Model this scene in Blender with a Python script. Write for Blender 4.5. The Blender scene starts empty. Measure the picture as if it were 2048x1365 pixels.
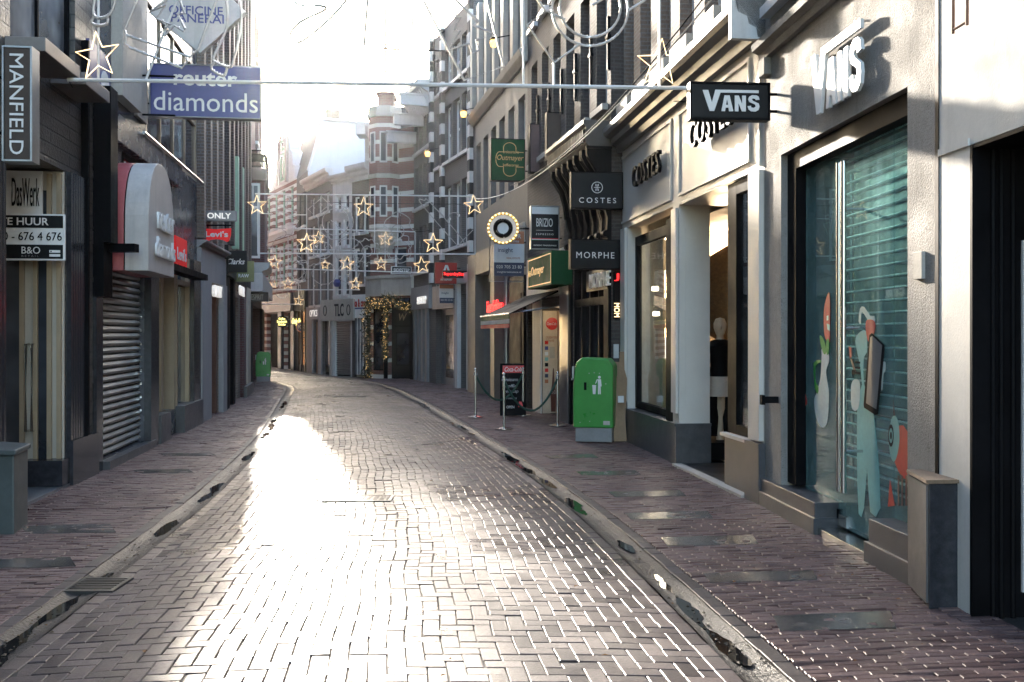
import bpy, math, random
import numpy as np
from mathutils import Vector, Matrix
random.seed(7); rng = np.random.default_rng(7)
R = math.radians
scene = bpy.context.scene
col = scene.collection

# ---------------------------------------------------------------- camera, sky, sun, exposure
FPX, CX, HZ, EYE = 1991.0, 1024.0, 670.0, 1.65          # lens in photo pixels, principal column, horizon row, eye height
cam_d = bpy.data.cameras.new('camera'); cam = bpy.data.objects.new('camera', cam_d); col.objects.link(cam)
cam.location = (0, 0, EYE); cam.rotation_euler = (R(90), 0, 0)
cam_d.sensor_width = 36.0; cam_d.lens = 36.0 * FPX / 2048.0
cam_d.shift_y = -(682.5 - HZ) / 2048.0
cam_d.clip_start = 0.05; cam_d.clip_end = 2000
scene.camera = cam

SUN_AZ, SUN_EL = R(-13.9), R(15.6)                        # azimuth from +Y towards +X
world = bpy.data.worlds.new('World'); scene.world = world; world.use_nodes = True
wn = world.node_tree; bg = wn.nodes['Background']
sky = wn.nodes.new('ShaderNodeTexSky'); sky.sky_type = 'NISHITA'; sky.sun_disc = False
sky.sun_elevation = SUN_EL; sky.sun_rotation = SUN_AZ
sky.altitude = 0; sky.air_density = 1.0; sky.dust_density = 1.5; sky.ozone_density = 1.2
wn.links.new(sky.outputs[0], bg.inputs[0]); bg.inputs[1].default_value = 0.15
sd = bpy.data.lights.new('sun', 'SUN'); sd.energy = 2.05; sd.angle = R(1.4); sd.color = (1.0, 0.90, 0.77)
sun = bpy.data.objects.new('sun', sd); col.objects.link(sun)
sdir = Vector((math.sin(SUN_AZ) * math.cos(SUN_EL), math.cos(SUN_AZ) * math.cos(SUN_EL), math.sin(SUN_EL)))
sun.rotation_euler = sdir.to_track_quat('Z', 'Y').to_euler(); sun.location = (-20, 80, 40)
scene.view_settings.view_transform = 'Standard'; scene.view_settings.look = 'None'
scene.view_settings.exposure = 3.3; scene.view_settings.gamma = 1.0
scene.cycles.max_bounces = 8; scene.cycles.transparent_max_bounces = 12
scene.cycles.sample_clamp_indirect = 6.0
scene.cycles.caustics_reflective = False; scene.cycles.caustics_refractive = False

# ---------------------------------------------------------------- materials
def _nodes(name):
    m = bpy.data.materials.new(name); m.use_nodes = True
    nt = m.node_tree; b = nt.nodes['Principled BSDF']
    return m, nt, b
def mixrgb(nt, fac, a, b, blend='MIX'):
    n = nt.nodes.new('ShaderNodeMix'); n.data_type = 'RGBA'; n.blend_type = blend
    for s, v in ((0, fac), (6, a), (7, b)):
        if hasattr(v, 'links') or hasattr(v, 'is_linked'): nt.links.new(v, n.inputs[s])
        elif s == 0: n.inputs[0].default_value = v
        else: n.inputs[s].default_value = (*v, 1) if len(v) == 3 else v
    return n.outputs[2]
def maprange(nt, v, a, b, c, d):
    n = nt.nodes.new('ShaderNodeMapRange'); nt.links.new(v, n.inputs[0])
    for i, x in enumerate((a, b, c, d)): n.inputs[i + 1].default_value = x
    return n.outputs[0]
def coords(nt, kind='Object'):
    n = nt.nodes.new('ShaderNodeTexCoord'); return n.outputs[kind]
def noise(nt, vec, scale, detail=4, rough=0.6):
    n = nt.nodes.new('ShaderNodeTexNoise'); n.inputs['Scale'].default_value = scale
    n.inputs['Detail'].default_value = detail; n.inputs['Roughness'].default_value = rough
    nt.links.new(vec, n.inputs['Vector']); return n.outputs['Fac']
def bump(nt, h, strength, dist, b, chain=None):
    n = nt.nodes.new('ShaderNodeBump'); n.inputs['Strength'].default_value = strength
    n.inputs['Distance'].default_value = dist; nt.links.new(h, n.inputs['Height'])
    if chain is not None: nt.links.new(chain, n.inputs['Normal'])
    nt.links.new(n.outputs[0], b.inputs['Normal']); return n.outputs[0]
def pm(name, c, rough=0.5, metal=0.0, var=0.18, scale=3.0, bs=None, bd=0.004, bstr=0.5, spec=0.5, coat=0.0, streak=0.0):
    """painted / stone / metal surface: colour broken by large and small mottling, optional grain bump and rain streaks"""
    m, nt, b = _nodes(name); v = coords(nt)
    n1 = noise(nt, v, scale, 5); n2 = noise(nt, v, scale * 9, 3)
    lo = tuple(x * (1 - var) for x in c); hi = tuple(min(1, x * (1 + var)) for x in c)
    cc = mixrgb(nt, maprange(nt, n1, .3, .7, 0, 1), lo, hi)
    cc = mixrgb(nt, maprange(nt, n2, .35, .65, 0, .35), cc, tuple(x * (1 - var * 1.4) for x in c))
    if streak:
        mp = nt.nodes.new('ShaderNodeMapping'); mp.inputs['Scale'].default_value = (6, 6, .35); nt.links.new(v, mp.inputs[0])
        cc = mixrgb(nt, maprange(nt, noise(nt, mp.outputs[0], 1.6, 5, .7), .52, .75, 0, streak), cc, tuple(x * .45 for x in c))
    nt.links.new(cc, b.inputs['Base Color'])
    nt.links.new(maprange(nt, n1, .3, .7, max(.02, rough * .8), min(1, rough * 1.2)), b.inputs['Roughness'])
    b.inputs['Metallic'].default_value = metal; b.inputs['Specular IOR Level'].default_value = spec
    b.inputs['Coat Weight'].default_value = coat
    if bs: bump(nt, noise(nt, v, bs, 6, .65), bstr, bd, b)
    return m
def pores(m, thr=.60, dark=.42, scale=110):
    """small dark pits scattered over a rough plaster face"""
    nt = m.node_tree; b = nt.nodes['Principled BSDF']; l = b.inputs['Base Color'].links[0].from_socket; n = noise(nt, coords(nt), scale, 3, .55); k = noise(nt, coords(nt), 3.1, 3)
    f = nt.nodes.new('ShaderNodeMath'); f.operation = 'MULTIPLY'; nt.links.new(maprange(nt, n, thr, thr + .05, 0, 1), f.inputs[0]); nt.links.new(maprange(nt, k, .35, .6, .25, 1), f.inputs[1])
    mm = mixrgb(nt, f.outputs[0], l, (.10, .09, .075)); nt.links.new(mm, b.inputs['Base Color']); return m
def emit(name, c, s):
    m, nt, b = _nodes(name); b.inputs['Base Color'].default_value = (*c, 1)
    n = noise(nt, coords(nt), 40, 2)
    b.inputs['Emission Color'].default_value = (*c, 1)
    nt.links.new(maprange(nt, n, .3, .7, s * .85, s * 1.1), b.inputs['Emission Strength']); return m
def brick(name, c1, c2, mortar, bw=.21, bh=.062, ms=.012, rough=.8, bd=.012, bstr=.8, bands=None):
    """brickwork in facade metres (UV); bands = (period, height, colour) stone courses"""
    m, nt, b = _nodes(name); uv = coords(nt, 'UV')
    t = nt.nodes.new('ShaderNodeTexBrick'); nt.links.new(uv, t.inputs['Vector'])
    t.inputs['Scale'].default_value = 1; t.inputs['Brick Width'].default_value = bw; t.inputs['Row Height'].default_value = bh
    t.inputs['Mortar Size'].default_value = ms; t.inputs['Mortar Smooth'].default_value = .3
    t.inputs['Color1'].default_value = (*c1, 1); t.inputs['Color2'].default_value = (*c2, 1); t.inputs['Mortar'].default_value = (*mortar, 1)
    v = coords(nt); n1 = noise(nt, v, 1.3, 5); n2 = noise(nt, v, 30, 4)
    cc = mixrgb(nt, maprange(nt, n1, .35, .7, 0, .45), t.outputs['Color'], tuple(x * .5 for x in c1))
    cc = mixrgb(nt, maprange(nt, n2, .4, .7, 0, .35), cc, tuple(min(1, x * 1.5) for x in c2))
    if bands:
        p, h, bc = bands
        sx = nt.nodes.new('ShaderNodeSeparateXYZ'); nt.links.new(uv, sx.inputs[0])
        mo = nt.nodes.new('ShaderNodeMath'); mo.operation = 'MODULO'; nt.links.new(sx.outputs[1], mo.inputs[0]); mo.inputs[1].default_value = p
        lt = nt.nodes.new('ShaderNodeMath'); lt.operation = 'LESS_THAN'; nt.links.new(mo.outputs[0], lt.inputs[0]); lt.inputs[1].default_value = h
        cc = mixrgb(nt, lt.outputs[0], cc, bc)
    nt.links.new(cc, b.inputs['Base Color']); b.inputs['Roughness'].default_value = rough
    inv = maprange(nt, t.outputs['Fac'], 0, 1, 1, 0)
    hh = nt.nodes.new('ShaderNodeMath'); hh.operation = 'MULTIPLY_ADD'; nt.links.new(n2, hh.inputs[0]); hh.inputs[1].default_value = .5; nt.links.new(inv, hh.inputs[2])
    bump(nt, hh.outputs[0], bstr, bd, b); return m
def glass(name, tint, refl=(1, 1, 1), rough=0.01, dirt=.12, dlo=0.0, dust=(.55, .62, .62)):
    """thin window glass: clear where looked through, mirror-like at a glancing angle, a little dust"""
    m, nt, b = _nodes(name); nt.nodes.remove(b); out = nt.nodes['Material Output']
    tr = nt.nodes.new('ShaderNodeBsdfTransparent'); tr.inputs[0].default_value = (*tint, 1)
    gl = nt.nodes.new('ShaderNodeBsdfGlossy'); gl.inputs[0].default_value = (*refl, 1); gl.inputs[1].default_value = rough
    df = nt.nodes.new('ShaderNodeBsdfDiffuse'); df.inputs[0].default_value = (*dust, 1)
    ge = nt.nodes.new('ShaderNodeNewGeometry'); dt = nt.nodes.new('ShaderNodeVectorMath'); dt.operation = 'DOT_PRODUCT'; nt.links.new(ge.outputs['Incoming'], dt.inputs[0]); nt.links.new(ge.outputs['Normal'], dt.inputs[1])
    last = dt.outputs['Value']
    for op, x in (('ABSOLUTE', 0), ('SUBTRACT', 1), ('POWER', 5), ('MULTIPLY_ADD', .80)):   # Schlick's mirror share
        n = nt.nodes.new('ShaderNodeMath'); n.operation = op
        if op == 'SUBTRACT': n.inputs[0].default_value = 1; nt.links.new(last, n.inputs[1])
        else: nt.links.new(last, n.inputs[0]); n.inputs[1].default_value = x
        if op == 'MULTIPLY_ADD': n.inputs[2].default_value = .04
        last = n.outputs[0]
    mx = nt.nodes.new('ShaderNodeMixShader'); nt.links.new(last, mx.inputs[0]); nt.links.new(tr.outputs[0], mx.inputs[1]); nt.links.new(gl.outputs[0], mx.inputs[2])
    m2 = nt.nodes.new('ShaderNodeMixShader')
    nt.links.new(maprange(nt, noise(nt, coords(nt), 5, 6, .7), .40, .75, dlo, dirt), m2.inputs[0])
    nt.links.new(mx.outputs[0], m2.inputs[1]); nt.links.new(df.outputs[0], m2.inputs[2]); nt.links.new(m2.outputs[0], out.inputs[0]); return m
def pane_mat(name, c, rough=.06):
    """dark window pane with slightly wavy old glass over a dim room"""
    m, nt, b = _nodes(name); v = coords(nt)
    cc = mixrgb(nt, maprange(nt, noise(nt, v, 1.1, 3), .35, .65, 0, 1), tuple(x * .4 for x in c), tuple(min(1, x * 1.7) for x in c))
    nt.links.new(cc, b.inputs['Base Color']); b.inputs['Roughness'].default_value = rough; b.inputs['Specular IOR Level'].default_value = .9
    bump(nt, noise(nt, v, 2.2, 2), .15, .02, b); return m
def paver(name, ca, cb, cc_, rough, grain=260, wet=.5):
    """clay paver: colour changes brick by brick, grainy wet face"""
    m, nt, b = _nodes(name); v = coords(nt)
    g = nt.nodes.new('ShaderNodeNewGeometry'); rp = nt.nodes.new('ShaderNodeValToRGB')
    nt.links.new(g.outputs['Random Per Island'], rp.inputs[0]); e = rp.color_ramp.elements
    e[0].color = (*ca, 1); e[1].color = (*cc_, 1); k = e.new(.5); k.color = (*cb, 1)
    n1 = noise(nt, v, .55, 5, .65); n2 = noise(nt, v, 60, 4, .7); n3 = noise(nt, v, grain, 3, .7)
    n4 = noise(nt, v, 1.7, 6, .7); c1 = mixrgb(nt, maprange(nt, n2, .35, .7, 0, .5), rp.outputs[0], tuple(x * .55 for x in ca)); c1 = mixrgb(nt, maprange(nt, n4, .52, .70, 0, .55), c1, tuple(x * .45 for x in ca))
    nt.links.new(c1, b.inputs['Base Color'])
    rr = maprange(nt, n1, .36, .66, rough * (1 - wet), rough * (1 + wet * .5))
    mx = nt.nodes.new('ShaderNodeMath'); mx.operation = 'MULTIPLY_ADD'; nt.links.new(n2, mx.inputs[0]); mx.inputs[1].default_value = .14; nt.links.new(rr, mx.inputs[2])
    ad = nt.nodes.new('ShaderNodeMath'); ad.operation = 'ADD'; nt.links.new(mx.outputs[0], ad.inputs[0]); nt.links.new(maprange(nt, g.outputs['Random Per Island'], 0, 1, -.05, .09), ad.inputs[1]); nt.links.new(ad.outputs[0], b.inputs['Roughness']); b.inputs['Specular IOR Level'].default_value = .23
    hh = nt.nodes.new('ShaderNodeMath'); hh.operation = 'MULTIPLY_ADD'; nt.links.new(n3, hh.inputs[0]); hh.inputs[1].default_value = .5; nt.links.new(n2, hh.inputs[2])
    bump(nt, hh.outputs[0], .38, .006, b); return m

M = {}
M['road'] = paver('wet road brick', (.040, .030, .030), (.080, .060, .057), (.125, .092, .084), .36)
M['walk'] = paver('damp footpath brick', (.085, .050, .045), (.145, .088, .077), (.20, .130, .115), .40, wet=.45)
M['joint'] = pm('joint sand', (.022, .020, .018), .75, bs=120)
M['gutter'] = pm('gutter concrete', (.034, .030, .028), .42, bs=38, bd=.016, bstr=1.0, var=.5, scale=4, spec=.22)
M['water'] = pm('puddle water', (.012, .011, .010), .02, var=.2, scale=2, spec=.6)
M['kerb'] = pm('kerb stone', (.060, .047, .044), .5, bs=80, bd=.006, var=.4, spec=.2)
M['slab'] = pm('bluestone slab', (.085, .078, .072), .24, bs=40, bd=.003, bstr=.35, var=.6)
M['moss'] = pm('green algae', (.05, .09, .03), .7, bs=60, bd=.01)
M['iron'] = pm('cast iron', (.05, .048, .046), .4, .6, bs=60)
M['plaster'] = pm('rough plaster', (.31, .29, .26), .85, var=.22, scale=2.2, bs=70, bd=.018, bstr=.9, streak=.45)
M['valance'] = pm('white awning cloth', (.5, .5, .48), .9, spec=.05)
M['gable'] = pm('blank white gable', (.50, .51, .52), .85, var=.05, streak=.12, spec=.1)
M['plasterw'] = pm('pale plaster', (.66, .63, .57), .8, var=.08, bs=60, bd=.004, bstr=.4, streak=.2)
pores(M['plaster'])
M['cream'] = pm('cream paint', (.62, .585, .52), .45, var=.05, bs=25, bd=.002, bstr=.2, streak=.08)
M['greystone'] = pm('grey granite', (.075, .075, .078), .35, var=.25, scale=8, bs=150, bd=.002)
M['darkstone'] = pm('dark granite', (.030, .031, .036), .22, var=.35, scale=14, bs=200, bd=.001, bstr=.2)
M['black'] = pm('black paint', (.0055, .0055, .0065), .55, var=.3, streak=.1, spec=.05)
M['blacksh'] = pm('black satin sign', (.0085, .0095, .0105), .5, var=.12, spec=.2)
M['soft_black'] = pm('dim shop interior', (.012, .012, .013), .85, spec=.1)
M['white'] = pm('white paint', (.72, .72, .70), .45, var=.06, streak=.08)
M['offwhite'] = pm('weathered white paint', (.58, .57, .55), .55, var=.10, bs=30, bd=.003, streak=.3)
M['greywall'] = pm('grey render', (.30, .295, .29), .7, var=.15, bs=50, streak=.3)
M['lstone'] = pm('pale sandstone', (.40, .37, .32), .75, var=.15, bs=45, bd=.006, streak=.3)
M['greymetal'] = pm('grey cladding', (.22, .225, .24), .35, .4, var=.1)
M['dkmetal'] = pm('dark metal cladding', (.065, .07, .085), .26, .2, var=.15)
M['steel'] = pm('brushed steel', (.58, .57, .56), .22, 1.0, var=.1)
M['galv'] = pm('galvanised steel', (.38, .39, .40), .38, .9, var=.2)
M['shutter'] = pm('shutter slats', (.40, .385, .36), .38, .7, var=.2, streak=.25)
M['brass'] = pm('bronze anodised frame', (.36, .28, .185), .4, .2, var=.12)
M['lbrass'] = pm('pale bronze panel', (.44, .395, .32), .5, .0, var=.1)
M['red'] = pm('red paint', (.42, .035, .03), .7, var=.12, spec=.2)
M['redsign'] = pm('red sign', (.62, .02, .02), .3, var=.08)
M['pink'] = pm('faded red panel', (.42, .10, .10), .45, var=.12, streak=.2)
M['archgrey'] = pm('grey painted canopy', (.50, .47, .44), .5, var=.12, streak=.35)
M['blue'] = pm('blue sign', (.055, .06, .20), .4, var=.1)
M['green'] = pm('green painted bin', (.035, .26, .04), .32, var=.12, bs=20, bd=.001)
M['signgreen'] = pm('dark green sign', (.010, .075, .026), .7, var=.1, spec=.12)
M['bingrey'] = pm('bin concrete foot', (.24, .24, .235), .75, bs=60)
M['gold'] = pm('gold lettering', (.62, .46, .16), .35, .3)
M['cardboard'] = pm('cardboard', (.30, .20, .12), .85, var=.2)
M['cabinet'] = pm('grey green cabinet', (.055, .068, .068), .45, var=.2, bs=40, bd=.002)
M['rope'] = pm('dark green rope', (.012, .05, .035), .85, bs=150)
M['tube'] = pm('rope light tube', (.62, .58, .54), .25, .25, var=.2)
M['bar'] = pm('white garland bar', (.66, .65, .63), .35, var=.1)
M['star'] = emit('lit star tube', (1.0, .70, .36), 0.36)
M['lampglow'] = emit('orange lamp glass', (1.0, .50, .10), 0.594)
M['neonred'] = emit('red lit letters', (1.0, .02, .02), 0.330)
M['neonyel'] = emit('yellow lit letters', (1.0, .85, .25), 0.363)
M['neonwht'] = emit('white lit letters', (1.0, .95, .88), 0.06)
M['warm'] = emit('warm bulb', (1.0, .62, .22), 0.45)
M['spot'] = emit('spotlight', (1.0, .80, .52), 2.640)
M['litred'] = emit('lit red sign face', (1.0, .015, .015), .012)
M['warmroom'] = emit('lit shop interior', (.9, .50, .22), .10)
M['pane'] = pane_mat('window pane', (.035, .040, .048))
M['paneb'] = pane_mat('pale blind pane', (.16, .17, .18), .12)
M['shopglass'] = glass('shop glass', (.80, .84, .84))
M['teal'] = glass('teal shop glass', (.78, .96, .95), dirt=.42, dlo=.16, dust=(.30, .48, .47))
M['b_dark'] = brick('dark brown brick', (.050, .039, .034), (.075, .056, .048), (.085, .078, .07))
M['b_brown'] = brick('brown brick', (.16, .115, .085), (.21, .155, .12), (.22, .20, .175), bd=.02, bstr=1)
M['b_red'] = brick('red brick', (.15, .055, .042), (.19, .075, .055), (.17, .14, .12))
M['b_maroon'] = brick('maroon brick', (.09, .028, .026), (.12, .038, .034), (.11, .09, .085))
M['b_grey'] = brick('grey brick', (.07, .066, .064), (.10, .092, .088), (.13, .12, .115))
M['b_band'] = brick('banded brick', (.16, .06, .05), (.20, .08, .065), (.17, .14, .12), bands=(.62, .15, (.60, .58, .54)))
M['slate'] = brick('roof slate', (.055, .055, .058), (.075, .073, .075), (.03, .03, .03), bw=.3, bh=.16, ms=.01)
M['siding'] = brick('ribbed dark tile', (.050, .044, .040), (.068, .060, .052), (.010, .010, .010), bw=1.2, bh=.145, ms=.012, rough=.3, bd=.02)
M['skin'] = pm('mannequin cream', (.62, .50, .36), .4)
M['wicker'] = pm('woven wicker', (.30, .17, .07), .8, bs=90, bd=.02, bstr=1, var=.35, scale=20)
M['cloth_w'] = pm('cream blouse', (.60, .54, .46), .8)
M['st_teal'] = pm('teal window film', (.20, .48, .46), .5)
M['st_red'] = pm('red window film', (.55, .05, .035), .5)
M['st_green'] = pm('green window film', (.03, .30, .04), .5)
M['st_pale'] = pm('pale window film', (.55, .66, .62), .5)
M['foliage'] = pm('dark garland needles', (.018, .026, .014), .8)
M['orange'] = pm('rust orange sign', (.42, .15, .065), .45)
M['navy'] = pm('navy sign', (.03, .045, .09), .4)
M['olive'] = pm('olive sign', (.16, .17, .05), .4)
M['brownsign'] = pm('brown sign', (.065, .050, .042), .45, spec=.25)
M['mint'] = pm('mint green paint', (.28, .46, .32), .5)
M['poster'] = pm('cream poster', (.62, .50, .36), .4)
M['cola'] = pm('cola brown', (.11, .03, .02), .3)
M['wood'] = pm('oak door', (.26, .14, .06), .5, var=.25)

# ---------------------------------------------------------------- mesh helpers
_wl = {}                                                     # world origin of every parent (translation only)
def tag(o, label=None, cat=None, group=None, kind=None):
    if label: o['label'] = label
    if cat: o['category'] = cat
    if group: o['group'] = group
    if kind: o['kind'] = kind
    return o
def thing(name, loc, label, cat, group=None):
    o = bpy.data.objects.new(name, None); col.objects.link(o); o.location = loc; o.empty_display_size = .2
    _wl[o] = Vector(loc); return tag(o, label, cat, group)
class MB:
    def __init__(s): s.v = []; s.f = []; s.sm = False
    def add(s, vs, fs):
        b = len(s.v); s.v += [Vector(p) for p in vs]; s.f += [tuple(i + b for i in f) for f in fs]; return s
    def hexa(s, p):                                          # 8 corners: bottom loop 0-3, top loop 4-7
        return s.add(p, [(3, 2, 1, 0), (4, 5, 6, 7), (0, 1, 5, 4), (1, 2, 6, 5), (2, 3, 7, 6), (3, 0, 4, 7)])
    def box(s, x0, x1, y0, y1, z0, z1):
        return s.hexa([(x0, y0, z0), (x1, y0, z0), (x1, y1, z0), (x0, y1, z0), (x0, y0, z1), (x1, y0, z1), (x1, y1, z1), (x0, y1, z1)])
    def obox(s, o, a, b, c):                                 # corner + three edge vectors
        o, a, b, c = map(Vector, (o, a, b, c))
        return s.hexa([o, o + a, o + a + b, o + b, o + c, o + a + c, o + a + b + c, o + b + c])
    def quad(s, *p): return s.add(p, [tuple(range(len(p)))])
    def prism(s, poly, ext):                                 # planar outline + extrusion vector
        ext = Vector(ext); n = len(poly); poly = [Vector(p) for p in poly]
        fs = [tuple(range(n))[::-1], tuple(range(n, 2 * n))] + [(i, (i + 1) % n, n + (i + 1) % n, n + i) for i in range(n)]
        return s.add(poly + [p + ext for p in poly], fs)
    def tube(s, pts, r, n=6, closed=False, rs=None):
        pts = [Vector(p) for p in pts]; m = len(pts); vs = []; up = None
        for i, p in enumerate(pts):
            a = pts[(i - 1) % m] if (closed or i > 0) else p; b = pts[(i + 1) % m] if (closed or i < m - 1) else p
            t = (b - a).normalized() if (b - a).length > 1e-9 else Vector((0, 0, 1))
            if up is None: up = Vector((0, 0, 1)) if abs(t.z) < .9 else Vector((1, 0, 0))
            x = t.cross(up)
            if x.length < 1e-4: x = t.cross(Vector((1, .3, 0)))
            x.normalize(); y = x.cross(t).normalized(); rr = rs[i] if rs else r
            for k in range(n):
                an = 2 * math.pi * k / n; vs.append(p + x * (math.cos(an) * rr) + y * (math.sin(an) * rr))
        fs = []
        for i in range(m if closed else m - 1):
            j = (i + 1) % m
            for k in range(n): fs.append((i * n + k, i * n + (k + 1) % n, j * n + (k + 1) % n, j * n + k))
        if not closed: fs += [tuple(range(n))[::-1], tuple(range((m - 1) * n, m * n))]
        s.sm = True if n > 6 else s.sm
        return s.add(vs, fs)
    def lathe(s, c, prof, n=16):                             # prof: (radius, height) list, about a vertical axis
        c = Vector(c); vs = []; m = len(prof)
        for r, z in prof:
            for k in range(n): vs.append(c + Vector((r * math.cos(2 * math.pi * k / n), r * math.sin(2 * math.pi * k / n), z)))
        fs = [(i * n + k, i * n + (k + 1) % n, (i + 1) * n + (k + 1) % n, (i + 1) * n + k) for i in range(m - 1) for k in range(n)]
        fs += [tuple(range(n))[::-1], tuple(range((m - 1) * n, m * n))]
        return s.add(vs, fs)
    def build(s, name, mat, parent=None, smooth=False, bevel=0.0):
        org = _wl.get(parent, Vector((0, 0, 0)))
        me = bpy.data.meshes.new(name); me.from_pydata([tuple(p - org) for p in s.v], [], s.f)
        o = bpy.data.objects.new(name, me); col.objects.link(o)
        me.materials.append(M[mat] if isinstance(mat, str) else mat)
        if parent is not None: o.parent = parent
        _wl[o] = org; uvs(me, org)
        if smooth or s.sm:
            me.polygons.foreach_set('use_smooth', [True] * len(me.polygons)); me.set_sharp_from_angle(angle=R(38))
        if bevel:
            b = o.modifiers.new('edge', 'BEVEL'); b.width = bevel; b.segments = 2; b.limit_method = 'ANGLE'; b.angle_limit = R(40)
        return o
def uvs(me, org=Vector((0, 0, 0))):
    """UV in metres on every face: along the wall and up (or x,y on flat faces)"""
    n = len(me.loops)
    if not n: return
    vi = np.empty(n, np.int32); me.loops.foreach_get('vertex_index', vi)
    co = np.empty(len(me.vertices) * 3, np.float32); me.vertices.foreach_get('co', co); co = co.reshape(-1, 3) + np.array(org, np.float32)
    nf = len(me.polygons); nr = np.empty(nf * 3, np.float32); me.polygons.foreach_get('normal', nr); nr = nr.reshape(-1, 3)
    lt = np.empty(nf, np.int32); me.polygons.foreach_get('loop_total', lt)
    nl = np.repeat(nr, lt, axis=0); p = co[vi]
    t = np.stack([-nl[:, 1], nl[:, 0]], 1); L = np.linalg.norm(t, axis=1, keepdims=True); t = t / np.maximum(L, 1e-6)
    uv = np.stack([p[:, 0] * t[:, 0] + p[:, 1] * t[:, 1], p[:, 2]], 1)
    flat = np.abs(nl[:, 2]) > .8; uv[flat] = p[flat][:, :2]
    lay = me.uv_layers.new(name='UVMap'); lay.data.foreach_set('uv', uv.astype(np.float32).ravel())
def catmull(pts, k=6, closed=False):
    pts = [Vector(p) for p in pts]; n = len(pts); out = []
    for i in range(n if closed else n - 1):
        g = lambda j: pts[j % n] if closed else pts[max(0, min(n - 1, j))]
        a, b, c, d = g(i - 1), g(i), g(i + 1), g(i + 2)
        for q in range(k):
            t = q / k
            out.append(.5 * ((2 * b) + (c - a) * t + (2 * a - 5 * b + 4 * c - d) * t * t + (3 * b - a - 3 * c + d) * t ** 3))
    if not closed: out.append(pts[-1])
    return out
def at(px, py, Y): return Vector(((px - CX) / FPX * Y, Y, EYE - (py - HZ) / FPX * Y))
def gpt(px, py): Y = FPX * EYE / (py - HZ); return Vector(((px - CX) / FPX * Y, Y, 0))
def lettering(s, o, right, up, w, h, mat, parent, depth=.012, bold=0.0, shear=0.0, space=1.0, name='lettering', fit=True):
    """lettering as real raised letters filling a w x h field whose lower left corner is o"""
    if 'M' in s.upper(): bold = 0.0
    cu = bpy.data.curves.new('txt', 'FONT'); cu.body = s; cu.resolution_u = 3; cu.offset = bold; cu.shear = shear
    cu.space_character = space; cu.extrude = .5; cu.space_line = .95
    to = bpy.data.objects.new('txt', cu); col.objects.link(to)
    dg = bpy.context.evaluated_depsgraph_get(); me = bpy.data.meshes.new_from_object(to.evaluated_get(dg))
    bpy.data.objects.remove(to); bpy.data.curves.remove(cu)
    n = len(me.vertices); co = np.empty(n * 3, np.float32); me.vertices.foreach_get('co', co); co = co.reshape(-1, 3)
    lo, hi = co.min(0), co.max(0); right, up, o = Vector(right).normalized(), Vector(up).normalized(), Vector(o); nor = right.cross(up)
    if not fit:
        k = min(w / (hi[0] - lo[0]), h / (hi[1] - lo[1])); sx = sy = k
    else: sx, sy = w / (hi[0] - lo[0]), h / (hi[1] - lo[1])
    org = np.array(o - _wl.get(parent, Vector((0, 0, 0))), np.float32)
    P = org + np.outer((co[:, 0] - lo[0]) * sx, np.array(right)) + np.outer((co[:, 1] - lo[1]) * sy, np.array(up)) + np.outer((co[:, 2] + .5) * depth, np.array(nor))
    me.vertices.foreach_set('co', P.astype(np.float32).ravel()); me.update(); me.name = name
    me.materials.clear(); me.materials.append(M[mat] if isinstance(mat, str) else mat)
    ob = bpy.data.objects.new(name, me); col.objects.link(ob)
    if parent is not None: ob.parent = parent
    _wl[ob] = _wl.get(parent, Vector((0, 0, 0))); return ob

class Facade:
    """a street front: P0 near end, P1 far end, n towards the street; u metres along, d metres out, z up"""
    def __init__(s, p0, p1, side):
        s.p0 = Vector((*p0, 0)); s.p1 = Vector((*p1, 0)); v = s.p1 - s.p0; s.L = v.length; s.t = v.normalized(); s.side = side
        s.n = Vector((-s.t.y, s.t.x, 0)) if side == 'R' else Vector((s.t.y, -s.t.x, 0))
        s.right = -s.t if side == 'R' else s.t.copy()        # reading direction on the front
        s.sright = -s.n if side == 'R' else s.n.copy()       # reading direction on a sign that sticks out towards us
    def w(s, u, d, z): return s.p0 + s.t * u + s.n * d + Vector((0, 0, z))
    def hit(s, px, py, d=0.0):                               # pixel -> (u, z) on the plane d in front of the wall
        r = Vector(((px - CX) / FPX, 1, -(py - HZ) / FPX)); o = Vector((0, 0, EYE)); q = s.p0 + s.n * d
        k = (q - o).dot(s.n) / r.dot(s.n); p = o + r * k; return (p - s.p0).dot(s.t), p.z
    def u(s, px, d=0.0): return s.hit(px, HZ, d)[0]
    def dz(s, u, px, py):                                    # pixel -> (d, z) on the cross plane at u
        r = Vector(((px - CX) / FPX, 1, -(py - HZ) / FPX)); o = Vector((0, 0, EYE)); q = s.p0 + s.t * u
        k = (q - o).dot(s.t) / r.dot(s.t); p = o + r * k; return (p - s.p0).dot(s.n), p.z
    def box(s, mb, u0, u1, d0, d1, z0, z1):
        a = s.w(u0, d0, z0); return mb.obox(a, s.t * (u1 - u0), s.n * (d1 - d0), Vector((0, 0, z1 - z0)))
    def prof(s, mb, u0, u1, prof): return mb.prism([s.w(u0, d, z) for d, z in prof], s.t * (u1 - u0))

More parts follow.
